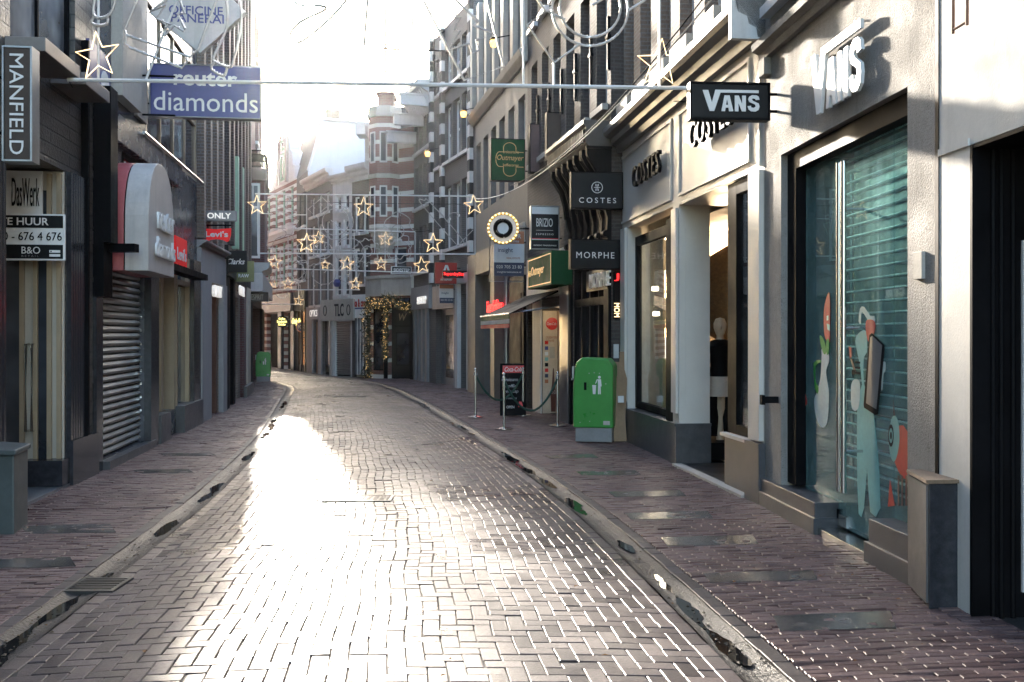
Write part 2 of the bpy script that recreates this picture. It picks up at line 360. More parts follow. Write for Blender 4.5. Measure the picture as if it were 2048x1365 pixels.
# ---------------------------------------------------------------- street plan (metres)
fA = Facade((3.301, -4), (2.653, 6.245), 'R'); fB = Facade((2.653, 6.245), (2.44, 9.62), 'R'); fC = Facade((2.44, 9.62), (1.736, 15.64), 'R')
fD = Facade((1.566, 15.75), (.346, 22.2), 'R'); fE = Facade((.346, 22.2), (-1.12, 29.2), 'R'); fG = Facade((-1.12, 29.2), (-2.73, 33.9), 'R')
fH = Facade((-2.73, 33.9), (-3.6, 36.5), 'R'); fW = Facade((-3.6, 36.6), (-4.75, 37.3), 'R'); fW2 = Facade((-4.75, 37.3), (-5.4, 37.95), 'R')
fX = Facade((-5.4, 37.95), (-6.25, 38.9), 'R'); fT = Facade((-6.25, 38.9), (-7.2, 40.0), 'R'); fU = Facade((-7.2, 40.0), (-8.9, 43.4), 'R')
fV = Facade((-8.9, 43.4), (-9.95, 46.0), 'R'); fY = Facade((-9.95, 46.0), (-14.2, 54.0), 'R')
lA = Facade((-3.1, -4), (-4.95, 11.75), 'L'); lB = Facade((-4.95, 11.75), (-5.86, 18.5), 'L'); lC = Facade((-5.86, 18.5), (-6.25, 21.5), 'L')
lD = Facade((-6.25, 21.5), (-7.6, 28.5), 'L'); lE = Facade((-7.6, 28.5), (-9.7, 38.6), 'L')

# ---------------------------------------------------------------- ground
GLp = [(-6, -2.25), (0, -2.42), (5.2, -2.63), (6.5, -2.78), (8.76, -2.98), (10.4, -3.16), (14.5, -3.74), (17.2, -4.2), (25.3, -5.75), (31.3, -6.95), (33.5, -7.7), (38, -9.9), (44, -13.3), (60, -23)]
GRp = [(-6, 2.15), (0, 1.72), (4.98, 1.19), (7.14, .96), (9.25, .70), (12.2, .22), (17.3, -.80), (24.3, -2.25), (30, -3.55), (33.5, -4.55), (37, -6.0), (40, -8.2), (45, -10.9), (60, -19)]
def smoothcurve(p):
    y = np.array([a for a, b in p]); x = np.array([b for a, b in p]); g = np.linspace(-6, 60, 661); xx = np.interp(g, y, x)
    k = np.ones(31) / 31; xp = np.pad(xx, 15, mode='reflect', reflect_type='odd'); xx = np.convolve(xp, k, 'valid'); return g, xx
_gl, _gr = smoothcurve(GLp), smoothcurve(GRp)
GL = lambda Y: np.interp(Y, *_gl)
GR = lambda Y: np.interp(Y, *_gr)
def facade_x(Y, chain):
    ys = [f.p0.y for f in chain] + [chain[-1].p1.y]; xs = [f.p0.x for f in chain] + [chain[-1].p1.x]; return np.interp(Y, ys, xs)
FR = lambda Y: facade_x(Y, [fA, fB, fC, fD, fE, fG, fH, fW, fW2, fX, fT, fU, fV, fY])
FL = lambda Y: np.interp(Y, [-4, 11.75, 18.5, 21.5, 28.5, 38.6, 39.5, 48, 60], [-3.1, -4.95, -5.86, -6.25, -7.6, -9.7, -11, -18, -27])
GUT = .22                                                      # gutter + edge rows between road and kerb
def camber(t): return .045 * (1 - (2 * t - 1) ** 2)            # road crown
def bricks(quads, z, name, mat, h=.010, inset=.005, gap=.0022, tilt=.9, jit=.0011):
    """quads: N x 4 x 2 plan corners; every brick gets a chamfered top, its own small height and tilt"""
    q = np.array(quads, np.float64); N = len(q); c = q.mean(1, keepdims=True)
    ext = np.linalg.norm(q[:, 1] - q[:, 0], axis=1), np.linalg.norm(q[:, 3] - q[:, 0], axis=1)
    def shrink(d):
        a = (q[:, 1] - q[:, 0]); b = (q[:, 3] - q[:, 0]); la = np.linalg.norm(a, axis=1, keepdims=True); lb = np.linalg.norm(b, axis=1, keepdims=True)
        a = a / la; b = b / lb; o = q.copy()
        o[:, 0] += (a + b) * d; o[:, 1] += (-a + b) * d; o[:, 2] += (-a - b) * d; o[:, 3] += (a - b) * d; return o
    lo, hi = shrink(gap), shrink(gap + inset)
    lo = lo + rng.normal(0, .0015, (N, 1, 2)); hi = hi + (lo.mean(1, keepdims=True) - shrink(gap).mean(1, keepdims=True))
    zc = np.array(z)                                            # N x 4 base heights
    tl = np.tan(np.radians(rng.normal(0, tilt, (N, 1, 2)))); tz = ((hi - c) * tl).sum(2) + rng.normal(0, jit, (N, 1)) - .0045 * (rng.random((N, 1)) < .035)
    V = np.zeros((N, 8, 3)); V[:, :4, :2] = lo; V[:, :4, 2] = zc - h; V[:, 4:, :2] = hi; V[:, 4:, 2] = zc + tz
    mid = V[:, 4:].copy(); mid[:, :, :2] = lo; mid[:, :, 2] -= .0035
    V = np.concatenate([V[:, :4], mid, V[:, 4:]], 1)
    F = np.array([(8, 9, 10, 11), (0, 1, 5, 4), (1, 2, 6, 5), (2, 3, 7, 6), (3, 0, 4, 7), (4, 5, 9, 8), (5, 6, 10, 9), (6, 7, 11, 10), (7, 4, 8, 11)])
    F = (F[None] + (np.arange(N) * 12)[:, None, None]).reshape(-1, 4)
    me = bpy.data.meshes.new(name); me.vertices.add(N * 12); me.vertices.foreach_set('co', V.astype(np.float32).ravel())
    me.loops.add(len(F) * 4); me.loops.foreach_set('vertex_index', F.astype(np.int32).ravel())
    me.polygons.add(len(F)); me.polygons.foreach_set('loop_start', np.arange(0, len(F) * 4, 4, dtype=np.int32)); me.polygons.foreach_set('use_smooth', [False] * len(F)); me.update(calc_edges=True)
    me.materials.append(M[mat]); o = bpy.data.objects.new(name, me); col.objects.link(o); tag(o, kind='structure'); return o
wob = lambda Y: .012 * np.sin(Y * 1.7) + .010 * np.sin(Y * 4.3 + 1)
# road: clay pavers in right-angled herringbone
NC = 36; cell = .1; Y0, Y1 = 1.2, 52.0; NR = int((Y1 - Y0) / cell)
def road_pt(i, j):
    Y = Y0 + j * cell; t = i / NC; a, b = GL(Y) + GUT / 2 + .10, GR(Y) - GUT / 2 - .10
    X = a + t * (b - a); ang = (GL(Y + .5) + GR(Y + .5) - GL(Y - .5) - GR(Y - .5)) / 2
    return np.stack([X + wob(Y) * np.sin(t * 3), Y + (X - (a + b) / 2) * (-ang) * .55 + .01 * np.sin(X * 3 + Y)], -1), .0 + camber(t)
I, J = np.meshgrid(np.arange(NC), np.arange(NR), indexing='ij'); k = (I - J) % 4
def cells(mask, di, dj):
    i, j = I[mask], J[mask]; di = np.minimum(di, NC - i)
    cs = [(i, j), (i + di, j), (i + di, j + dj), (i, j + dj)]
    P = [road_pt(a.astype(float), b.astype(float)) for a, b in cs]
    return np.stack([p[0] for p in P], 1), np.stack([p[1] for p in P], 1)
qa, za = cells(k == 0, 2, 1); qb, zb = cells(k == 3, 1, 2); qc, zc = cells((k == 1) & (I == 0), 1, 1)
bricks(np.concatenate([qa, qb, qc]), np.concatenate([za, zb, zc]), 'road', 'road', tilt=.38)
# edge rows, kerb rows and footpaths
def row(xf, width, Ya, Yb, L):
    ys = np.arange(Ya, Yb, L); q = []
    for y in ys: q.append([(xf(y), y), (xf(y) + width, y), (xf(y + L) + width, y + L), (xf(y + L), y + L)])
    return q
er = row(lambda y: GL(y) + GUT / 2, .098, 1.5, 52, .2) + row(lambda y: GR(y) - GUT / 2 - .098, .098, 1.5, 52, .2)
bricks(er, np.full((len(er), 4), .002), 'road_edge', 'road', tilt=.5)
kr = row(lambda y: GL(y) - GUT / 2 - .10, .098, 1.5, 52, .205) + row(lambda y: GR(y) + GUT / 2, .098, 1.5, 52, .205)
bricks(kr, np.full((len(kr), 4), .013), 'kerb', 'kerb', h=.035, tilt=.6)
slabs = {}                                                     # flush stone slabs let into the footpaths: px of their corners
for i, (x0, x1, y, hpx) in enumerate([(1335, 1525, 1087, 13), (1420, 1645, 1160, 14), (1560, 1800, 1252, 24), (1262, 1435, 1036, 10), (1230, 1380, 992, 8), (1165, 1290, 950, 6), (1100, 1205, 916, 5),
                                      (55, 240, 1064, 12), (-40, 160, 1132, 13), (280, 395, 946, 5), (330, 440, 912, 4)]):
    slabs[i] = [gpt(x0, y - hpx * .3 + hpx), gpt(x1 - 8, y - hpx * .6 + hpx), gpt(x1 - 20, y - hpx), gpt(x0 - 14, y - hpx * .6)]
def inslab(p):
    for s in slabs.values():
        xs = [v.x for v in s]; ys = [v.y for v in s]
        if min(xs) - .07 < p[0] < max(xs) + .07 and min(ys) - .02 < p[1] < max(ys) + .02: return True
    return False
def footpath(x0f, x1f, Ya, Yb, slope, name):
    q = []; y = Ya; r = 0; fine = .0535
    while y < Yb:
        p = fine if y < 26 else fine * 2
        a, b = float(x0f(y)), float(x1f(y)); L = .205; x = a - (r % 2) * L / 2
        while x < b:
            xa, xb = max(x, a), min(x + L, b)
            if xb - xa > .03:
                sl = slope * .11; f = lambda X, Y: (X, Y + (X - a) * sl + .012 * math.sin(X * 2.1 + Y * .7))
                qq = [f(xa, y), f(xb, y), f(xb, y + p), f(xa, y + p)]
                q.append(qq)
            x += L
        y += p; r += 1
    return bricks(q, np.full((len(q), 4), .014), name, 'walk', h=.02, inset=.004, tilt=1.3, jit=.0024)
footpath(lambda y: GR(y) + GUT / 2 + .1, lambda y: FR(y) + .12, 3.2, 37, 1, 'footpath')
footpath(lambda y: FL(y) - (.9 if 9.2 < y < 11 else .15), lambda y: GL(y) - GUT / 2 - .1, 4.2, 40, 1, 'footpath')
for s in slabs.values():
    m = MB(); m.prism([p + Vector((0, 0, .004)) for p in s], (0, 0, .0145)); tag(m.build('paving_slab', 'slab'), kind='structure')
m = MB()                                                       # gutters: shallow trough, mortar lines every half metre
ys = np.arange(1.2, 52, .1)
for G in (GL, GR):
    pr = [(-GUT / 2, .004), (-.08, -.008), (-.045, -.016), (0, -.019), (.045, -.016), (.08, -.008), (GUT / 2, .0)]
    for y in ys:
        zz = lambda Y, d: d + .004 * math.sin(Y * 2.3) + .003 * math.sin(Y * 7.1)
        for (a, za_), (b, zb_) in zip(pr[:-1], pr[1:]):
            m.quad((G(y) + a, y, zz(y, za_)), (G(y) + b, y, zz(y, zb_)), (G(y + .1) + b, y + .1, zz(y + .1, zb_)), (G(y + .1) + a, y + .1, zz(y + .1, za_)))
tag(m.build('gutter', 'gutter', smooth=True), kind='structure')
m = MB()                                                       # grit and leaf litter lying in the gutters
for G in (GL, GR):
    for _ in range(420):
        y = 3.5 + 22 * rng.random() ** 1.6; x = G(y) + rng.normal(0, .05); s_ = .004 + .012 * rng.random() ** 2; z = -.012 + abs(x - G(y)) * .12
        a = rng.random() * 6.28; v = [Vector((x + s_ * math.cos(a + k * 2.1), y + s_ * 1.6 * math.sin(a + k * 2.1), z)) for k in range(3)]; m.add(v + [Vector((x, y, z + s_ * .6))], [(0, 1, 3), (1, 2, 3), (2, 0, 3)])
tag(m.build('gutter_litter', pm('dead leaf litter', (.07, .05, .03), .8, var=.5), None), kind='stuff')
m = MB()                                                       # joints between the trough elements
for G in (GL, GR):
    for y in np.arange(2, 40, .48):
        y += .03 * rng.normal(); pts = [Vector((G(y) + d, y + .006 * math.sin(d * 40), z + .0012)) for d, z in pr[:]]
        for p, q in zip(pts[:-1], pts[1:]): m.quad(p, q, q + Vector((0, .012, 0)), p + Vector((0, .012, 0)))
tag(m.build('gutter_joints', 'joint'), kind='structure')
m = MB()                                                       # standing water: its level meets the trough, so the outline is the trough's own
for G, spans in ((GL, [(4.2, 7.0), (8.2, 9.0), (9.9, 11.2), (13.2, 14.2), (16, 20), (22, 25)]), (GR, [(2.5, 4.6), (5.0, 6.9), (7.6, 8.1), (9.0, 10.2), (10.8, 14.2), (16.5, 19), (22, 25)])):
    for a, b in spans:
        yy = np.arange(a, b, .05)
        w = [max(.012, (.052 + .024 * math.sin(y * 5.3) + .016 * math.sin(y * 13) + .008 * math.sin(y * 41)) * min(1, math.sqrt(max(0, min(y - a + .01, b - y)) / .25))) for y in yy]
        for i in range(len(yy) - 1):
            o = .03 * math.sin(yy[i] * 1.9)
            m.quad((G(yy[i]) - w[i] + o, yy[i], -.0125), (G(yy[i]) + w[i] + o, yy[i], -.0125), (G(yy[i + 1]) + w[i + 1] + o, yy[i + 1], -.0125), (G(yy[i + 1]) - w[i + 1] + o, yy[i + 1], -.0125))
tag(m.build('gutter_water', 'water'), kind='structure')
m = MB(); m.quad((-300, -60, -.06), (300, -60, -.06), (300, 700, -.06), (-300, 700, -.06)); tag(m.build('ground', 'joint'), kind='structure')
m = MB()                                                       # bedding just below the pavers
for y in np.arange(-6, 60, .5):
    for a, b in ((GL, GR),):
        n = 8
        for i in range(n):
            t0, t1 = i / n, (i + 1) / n; f = lambda Y, t: (a(Y) + GUT / 2 + t * (b(Y) - a(Y) - GUT), Y, -.010 + camber(t))
            m.quad(f(y, t0), f(y, t1), f(y + .5, t1), f(y + .5, t0))
    m.quad((GR(y) + GUT / 2, y, -.002), (FR(y) + 1.0, y, -.002), (FR(y + .5) + 1.0, y + .5, -.002), (GR(y + .5) + GUT / 2, y + .5, -.002))
    m.quad((FL(y) - 1.6, y, -.002), (GL(y) - GUT / 2, y, -.002), (GL(y + .5) - GUT / 2, y + .5, -.002), (FL(y + .5) - 1.6, y + .5, -.002))
tag(m.build('pavement_bed', 'joint'), kind='structure')
def drain(px, py, w, l, name, label, zz, G=None, holes=False):
    c = gpt(px, py); t = thing(name, (c.x, c.y, zz), label, 'drain')
    f = MB(); f.box(c.x - w / 2, c.x + w / 2, c.y - l / 2, c.y - l / 2 + .03, zz - .03, zz); f.box(c.x - w / 2, c.x + w / 2, c.y + l / 2 - .03, c.y + l / 2, zz - .03, zz)
    f.box(c.x - w / 2, c.x - w / 2 + .03, c.y - l / 2 + .03, c.y + l / 2 - .03, zz - .03, zz); f.box(c.x + w / 2 - .03, c.x + w / 2, c.y - l / 2 + .03, c.y + l / 2 - .03, zz - .03, zz); f.build('frame', 'iron', t)
    g = MB(); n = int(l / .045)
    for i in range(1, n):
        y = c.y - l / 2 + i * l / n; g.box(c.x - w / 2 + .03, c.x + w / 2 - .03, y - .011, y + .011, zz - .025, zz - .003)
    if holes:
        for q in range(1, 10): x = c.x - w / 2 + q * w / 10; g.box(x - .012, x + .012, c.y - l / 2 + .03, c.y + l / 2 - .03, zz - .025, zz - .005)
    g.build('grate', 'iron', t); b = MB(); b.box(c.x - w / 2, c.x + w / 2, c.y - l / 2, c.y + l / 2, zz - .06, zz - .035); b.build('sump', 'black', t)
drain(195, 1172, .34, .36, 'gutter_drain', 'black slotted iron grate in the left gutter near the front', .012)
drain(718, 1007, .66, .36, 'manhole_cover', 'rectangular iron cover with rows of holes in the middle of the road', .055, holes=True)
drain(700, 797, .9, .4, 'manhole_cover', 'small dark iron cover far up the road before the bend', .05, holes=True)

# ---------------------------------------------------------------- buildings
def window(fc, parent, o, name='window'):
    u0, u1, z0, z1 = o['u0'], o['u1'], o['z0'], o['z1']; r = o.get('rec', .16); fm = o.get('fm', 'white'); b = o.get('fw', .06)
    f = MB()
    fc.box(f, u0, u0 + b, -r, -r + .06, z0, z1); fc.box(f, u1 - b, u1, -r, -r + .06, z0, z1)
    fc.box(f, u0 + b, u1 - b, -r, -r + .06, z0, z0 + b); fc.box(f, u0 + b, u1 - b, -r, -r + .06, z1 - b, z1)
    nx, nz = o.get('nx', 1), o.get('nz', 1); iw, ih = u1 - u0 - 2 * b, z1 - z0 - 2 * b
    for i in range(1, nx): x = u0 + b + iw * i / nx; fc.box(f, x - .02, x + .02, -r + .012, -r + .05, z0 + b, z1 - b)
    for i in range(1, nz): z = z0 + b + ih * (i / nz if 'tr' not in o else o['tr']); fc.box(f, u0 + b, u1 - b, -r + .006, -r + .055, z - .028, z + .028)
    w = f.build(name, fm, parent)
    p = MB(); d = -r + .02; p.quad(fc.w(u0 + b * .5, d, z0 + b * .5), fc.w(u1 - b * .5, d, z0 + b * .5), fc.w(u1 - b * .5, d, z1 - b * .5), fc.w(u0 + b * .5, d, z1 - b * .5)); p.build('pane', o.get('pm', 'pane'), w)
    if o.get('sill', True):
        s = MB(); fc.box(s, u0 - .06, u1 + .06, -r + .06, .10, z0 - o.get('sh', .10), z0 - .001); s.build('sill', o.get('sm', 'offwhite'), w)
    if o.get('lint'):
        s = MB(); fc.box(s, u0 - .08, u1 + .08, .0, .04, z1 + .002, z1 + .22); s.build('lintel', o['lint'], w)
    return w
def building(fc, name, label, H, wall, ops=(), depth=7.0, cat='building', z0=-.1, group=None, roof=True):
    t = thing(name, fc.w(0, 0, 0), label, cat, group); m = MB()
    us = sorted({0.0, fc.L, *[o['u0'] for o in ops], *[o['u1'] for o in ops]}); zs = sorted({z0, H, *[o['z0'] for o in ops], *[o['z1'] for o in ops]})
    for a, b in zip(us[:-1], us[1:]):
        for c, d in zip(zs[:-1], zs[1:]):
            cu, cz = (a + b) / 2, (c + d) / 2
            if any(o['u0'] < cu < o['u1'] and o['z0'] < cz < o['z1'] for o in ops): continue
            m.quad(fc.w(a, 0, c), fc.w(b, 0, c), fc.w(b, 0, d), fc.w(a, 0, d))
    for o in ops:
        r = o.get('rec', .16) if o.get('kind', 'win') == 'win' else o.get('rec', .3); a, b, c, d = o['u0'], o['u1'], o['z0'], o['z1']
        for p, q in (((a, c), (b, c)), ((b, c), (b, d)), ((b, d), (a, d)), ((a, d), (a, c))):
            m.quad(fc.w(p[0], 0, p[1]), fc.w(q[0], 0, q[1]), fc.w(q[0], -r, q[1]), fc.w(p[0], -r, p[1]))
    L = fc.L
    m.quad(fc.w(0, 0, z0), fc.w(0, 0, H), fc.w(0, -depth, H), fc.w(0, -depth, z0)); m.quad(fc.w(L, 0, z0), fc.w(L, 0, H), fc.w(L, -depth, H), fc.w(L, -depth, z0))
    m.quad(fc.w(0, -depth, z0), fc.w(L, -depth, z0), fc.w(L, -depth, H), fc.w(0, -depth, H)); m.quad(fc.w(0, 0, H), fc.w(L, 0, H), fc.w(L, -depth, H), fc.w(0, -depth, H))
    m.build('wall', wall, t)
    for o in ops:
        k = o.get('kind', 'win')
        if k == 'win': window(fc, t, o)
        elif k == 'room': room(fc, t, o['u0'], o['u1'], o.get('rec', .3), o.get('dep', 2.5), o['z0'], o['z1'], o.get('im', 'soft_black'))
    return t
def room(fc, t, u0, u1, d0, d1, z0, z1, mat):
    m = MB(); w = fc.w
    m.quad(w(u0, -d1, z0), w(u1, -d1, z0), w(u1, -d1, z1), w(u0, -d1, z1)); m.quad(w(u0, -d0, z0), w(u0, -d1, z0), w(u0, -d1, z1), w(u0, -d0, z1))
    m.quad(w(u1, -d0, z0), w(u1, -d1, z0), w(u1, -d1, z1), w(u1, -d0, z1)); m.quad(w(u0, -d0, z1), w(u1, -d0, z1), w(u1, -d1, z1), w(u0, -d1, z1))
    m.quad(w(u0, -d0, z0 + .002), w(u1, -d0, z0 + .002), w(u1, -d1, z0 + .002), w(u0, -d1, z0 + .002)); return m.build('interior', mat, t)
def grid(u0, u1, n, w, rows, **kw):
    """n windows of width w evenly spaced between u0 and u1, on the given (z0, z1) rows"""
    st = (u1 - u0) / n; return [dict(u0=u0 + st * (i + .5) - w / 2, u1=u0 + st * (i + .5) + w / 2, z0=a, z1=b, **kw) for a, b in rows for i in range(n)]
def part(fc, t, name, mat, *boxes, **kw):
    for b in boxes: m = MB(); fc.box(m, *b); o = m.build(name, mat, t, **kw)
    return o
def cornice(fc, t, u0, u1, z, h, d, mat, name='cornice'):
    m = MB(); fc.prof(m, u0, u1, [(0, z), (d * .25, z), (d * .3, z + h * .25), (d * .55, z + h * .35), (d * .6, z + h * .55), (d * .9, z + h * .65), (d, z + h * .8), (d, z + h), (0, z + h)]); return m.build(name, mat, t)
def projsign(fc, u, pxl, pxr, pyt, pyb, label, mat, name='projecting_sign', th=.08, cat='sign', frame=None, bracket=True):
    """a board that sticks out from the wall at u; returns (thing, place) where place(x, y) maps 0..1 sign fractions to the face"""
    dl, z1 = fc.dz(u, pxl, pyt); dr, z0 = fc.dz(u, pxr, pyb)
    a, b = sorted((dl, dr)); t = thing(name, fc.w(u, (a + b) / 2, z0), label, cat); m = MB(); fc.box(m, u, u + th, a, b, z0, z1); m.build('panel', mat, t, bevel=.008)
    if frame:
        f = MB(); e = .015
        for q in ((a - e, b + e, z0 - e, z0), (a - e, b + e, z1, z1 + e), (a - e, a, z0, z1), (b, b + e, z0, z1)): fc.box(f, u - .01, u + th + .01, *q)
        f.build('frame', frame, t)
    if bracket and a > .03:
        k = MB()
        for zz in (z0 + (z1 - z0) * .25, z0 + (z1 - z0) * .75): k.tube([fc.w(u + th / 2, 0, zz), fc.w(u + th / 2, a, zz)], .014, 6)
        k.build('bracket', 'black', t)
    left = a if fc.side == 'L' else b; W = b - a; Hh = z1 - z0; sg = 1 if fc.side == 'L' else -1
    place = lambda x, y: fc.w(u - .002, left + sg * x * W, z0 + y * Hh)
    def txt(s, x, y, w, h, mt, **kw): return lettering(s, place(x, y), fc.sright, (0, 0, 1), w * W, h * Hh, mt, t, **kw)
    return t, place, txt, W, Hh
def rect(place, t, x0, y0, x1, y1, mat, name='panel_field', lift=.0025):
    n = (place(1, 0) - place(0, 0)).cross(Vector((0, 0, 1))).normalized()
    m = MB(); m.prism([place(x0, y0), place(x1, y0), place(x1, y1), place(x0, y1)], n * lift); return m.build(name, mat, t)
def fascia_text(fc, s, px0, px1, d, z0, z1, mat, t, depth=.04, **kw):
    ua, ub = fc.u(px0, d), fc.u(px1, d); u = ub if fc.side == 'R' and ub > ua else ua
    u = max(ua, ub) if fc.side == 'R' else min(ua, ub)
    return lettering(s, fc.w(u, d, z0), fc.right, (0, 0, 1), abs(ub - ua), z1 - z0, mat, t, depth=depth, **kw)

# ================================================================ RIGHT SIDE
# --- pale plastered shop at the very edge of the frame
uo = fA.u(1940)
tA = building(fA, 'shop_building', 'sunlit pale plaster shop front with a deep black doorway, right edge of the photo', 12, 'plasterw',
    [dict(kind='none', u0=4.2, u1=uo, z0=-.05, z1=2.76, rec=.9)])
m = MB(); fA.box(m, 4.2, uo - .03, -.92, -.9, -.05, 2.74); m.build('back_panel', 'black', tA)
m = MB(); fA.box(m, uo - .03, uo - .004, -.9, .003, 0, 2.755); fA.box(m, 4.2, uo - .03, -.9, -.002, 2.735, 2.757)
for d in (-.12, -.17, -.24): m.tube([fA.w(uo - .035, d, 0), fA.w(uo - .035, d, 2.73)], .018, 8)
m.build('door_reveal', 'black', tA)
m = MB(); fA.box(m, uo - .05, uo - .032, -.37, -.29, .15, 2.2); m.build('door_edge_strip', 'offwhite', tA)
m = MB(); fA.box(m, fA.L - .055, fA.L - .012, -.05, .006, 0, 12); m.build('wall_joint', 'black', tA)
m = MB(); fA.box(m, uo, fA.L - .06, -.04, .012, 2.757, 2.80); m.build('lintel_edge', 'plasterw', tA)
t = thing('sign_frame', fA.w(fA.u(1922), .1, 3.4), 'rusty empty ladder-like sign frame on the pale plaster wall at upper right', 'sign frame')
ua, ub = fA.u(1906, .12), fA.u(1934, .12); m = MB()
for zz in (3.42, 3.62, 3.90, 4.2): m.tube([fA.w(ua, .12, zz), fA.w(ub, .12, zz)], .008, 6)
for u in (ua, ub): m.tube([fA.w(u, .12, 3.40), fA.w(u, .12, 4.9)], .010, 6)
m.build('frame', pm('rusty steel', (.20, .10, .06), .7), t); m = MB()
for zz in (3.62, 4.2):
    for u in (ua, ub): m.tube([fA.w(u, 0, zz), fA.w(u, .12, zz)], .007, 6)
m.build('bracket', 'black', t)

# --- rough plaster shop with big teal glass doors
uL, uR = fB.u(1562), fB.u(1815)                                # far and near edge of the shop opening
ZL = 3.30
opsB = [dict(kind='none', u0=uR, u1=uL, z0=0, z1=ZL, rec=.22)] + grid(.2, fB.L - .1, 3, .78, [(4.75, 6.7), (7.4, 9.4)], rec=.2, nz=2, tr=.7, pm='paneb')
tB = building(fB, 'shop_building', 'rough grey plaster shop with tall teal glass doors and big raised letters above', 12, 'plaster', opsB)
m = MB(); fB.prof(m, fB.u(1700), fB.L - .02, [(0, 4.28), (.05, 4.28), (.07, 4.34), (.13, 4.37), (.14, 4.43), (0, 4.47)]); fB.prof(m, .05, fB.u(1702), [(0, 4.28), (.05, 4.28), (.07, 4.34), (.13, 4.37), (.14, 4.43), (0, 4.47)])
m.build('ledge', 'plaster', tB)
part(fB, tB, 'ledge_block', 'plaster', (fB.L - .2, fB.L - .02, 0, .07, 4.12, 4.278))
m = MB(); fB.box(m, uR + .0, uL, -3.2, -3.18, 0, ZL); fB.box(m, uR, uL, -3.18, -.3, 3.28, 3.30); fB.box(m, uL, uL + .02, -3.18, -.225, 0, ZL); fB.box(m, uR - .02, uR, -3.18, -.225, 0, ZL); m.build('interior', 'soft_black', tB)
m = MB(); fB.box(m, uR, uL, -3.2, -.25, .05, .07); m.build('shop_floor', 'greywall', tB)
m = MB(); fB.box(m, uL - .22, uL - .003, -.22, -.06, .30, ZL - .003); m.build('door_jamb', 'black', tB)
m = MB(); fB.box(m, uR + .003, uL - .22, -.20, -.06, 3.14, ZL - .004); m.build('door_head', 'black', tB)
u1, u2 = fB.u(1640), fB.u(1745)                                # door between the two granite blocks
m = MB(); fB.box(m, uL + .48, u1, -.22, .045, 0, .27); fB.box(m, uL + .5, u1 - .03, -.22, .065, 0, .145); m.build('plinth', 'greystone', tB, bevel=.006)
m = MB(); fB.box(m, uR - .28, u2, -.22, .03, 0, .33); fB.box(m, uR - .28, u2 + .04, -.22, .05, 0, .16); m.build('plinth', 'greystone', tB, bevel=.006)
m = MB(); fB.box(m, u2 + .005, u1 - .005, -.25, .03, .0, .07); m.build('threshold', 'steel', tB, bevel=.004)
pd = -.16
def gl(ua, ub, za, zb, name):
    q = MB(); fB.box(q, ua, ub, pd - .006, pd + .006, za, zb); return q.build(name, 'teal', tB)
g1 = gl(u1 + .004, uL - .222, .275, 3.135, 'window_pane'); g3 = gl(uR + .004, u2 - .004, .335, 3.135, 'window_pane'); g2 = gl(u2 + .004, u1 - .004, .085, 3.135, 'door')
def onpane(px, py, d=pd + .009): u, z = fB.hit(px, py, d); return fB.w(u, d, z)
m = MB()
for px in (1668, 1677):
    ux = fB.u(px, .02); m.tube([fB.w(ux, -.02, .42), fB.w(ux, -.02, 3.0)], .022, 12)
ux = fB.u(1690, -.02)
for zz in (.75, 1.7, 2.62): m.tube([fB.w(ux - .02, -.02, zz), fB.w(ux - .02, pd, zz)], .012, 8)
m.build('door_handle', 'steel', g2)
m = MB()
for px in (1702, 1712): ux = fB.u(px, -.3); m.tube([fB.w(ux, -.30, .45), fB.w(ux, -.30, 3.0)], .018, 10)
m.build('door_handle', 'steel', g2)
ux = fB.u(1690, pd); m = MB(); fB.box(m, ux - .10, ux + .06, pd + .007, pd + .03, .10, .19); m.build('door_hinge', 'steel', g2)
m = MB(); fB.box(m, u1 - .03, u1 - .004, pd - .02, pd + .02, .10, .22); m.build('door_clamp', 'black', g2)
m = MB()
for i in range(31): z = .42 + i * .088; fB.box(m, uR + .01, uR + 1.45, -.26, -.24, z, z + .07)
m.build('roller_grille', pm('teal grey grille', (.12, .19, .19), .4), tB); m = MB()
for i in range(31): z = .42 + i * .088 + .079; m.tube([fB.w(uR + .01, -.182, z), fB.w(uR + 1.45, -.182, z)], .009, 6)
m.build('grille_glint_rods', pm('grille glint rod', (.86, .90, .90), .4, .0), tB)  # near-white colour paints in the bright glints along the slats
def sticker(parent, pts, mat, lift=.0, k=5, closed=True):
    d = pd + .008 + lift; q = MB(); P = [onpane(x, y, d) for x, y in pts]; P = catmull(P, k, True) if k > 1 else P
    q.prism(P, fB.n * .0012); return q.build('window_sticker', mat, parent)
sz = lambda L: [(1560 + x * .4104, 540 + y * .4104) for x, y in L]
# hand with checked sleeve, vase with a tulip, figure with a framed screen, striped spinning top
sticker(g1, sz([(60, 620), (70, 560), (88, 490), (104, 488), (110, 530), (96, 545), (98, 600), (104, 640), (92, 700), (80, 765), (58, 760)]), 'st_teal')
sticker(g1, sz([(50, 440), (70, 450), (84, 500), (74, 520), (56, 480)]), 'st_red', .002); sticker(g1, sz([(100, 560), (122, 600), (132, 650), (116, 660), (92, 620)]), 'st_red', .002)
sticker(g1, sz([(48, 880), (70, 875), (72, 970), (44, 972)]), 'st_teal', k=1); sticker(g1, sz([(62, 770), (76, 770), (74, 880), (48, 880)]), 'black', .001, k=1)
for x, y in ((52, 805), (64, 778), (60, 838)): sticker(g1, sz([(x, y), (x + 11, y), (x + 10, y + 26), (x - 1, y + 26)]), 'st_pale', .003, k=1)
sticker(g2, sz([(203, 420), (205, 385), (236, 410), (238, 450), (225, 500), (238, 600), (232, 730), (215, 768), (190, 755), (172, 700), (168, 630), (182, 590), (198, 520)]), 'st_pale')
sticker(g2, sz([(214, 200), (230, 125), (243, 130), (243, 330), (232, 350), (216, 310)]), 'st_red', .002)
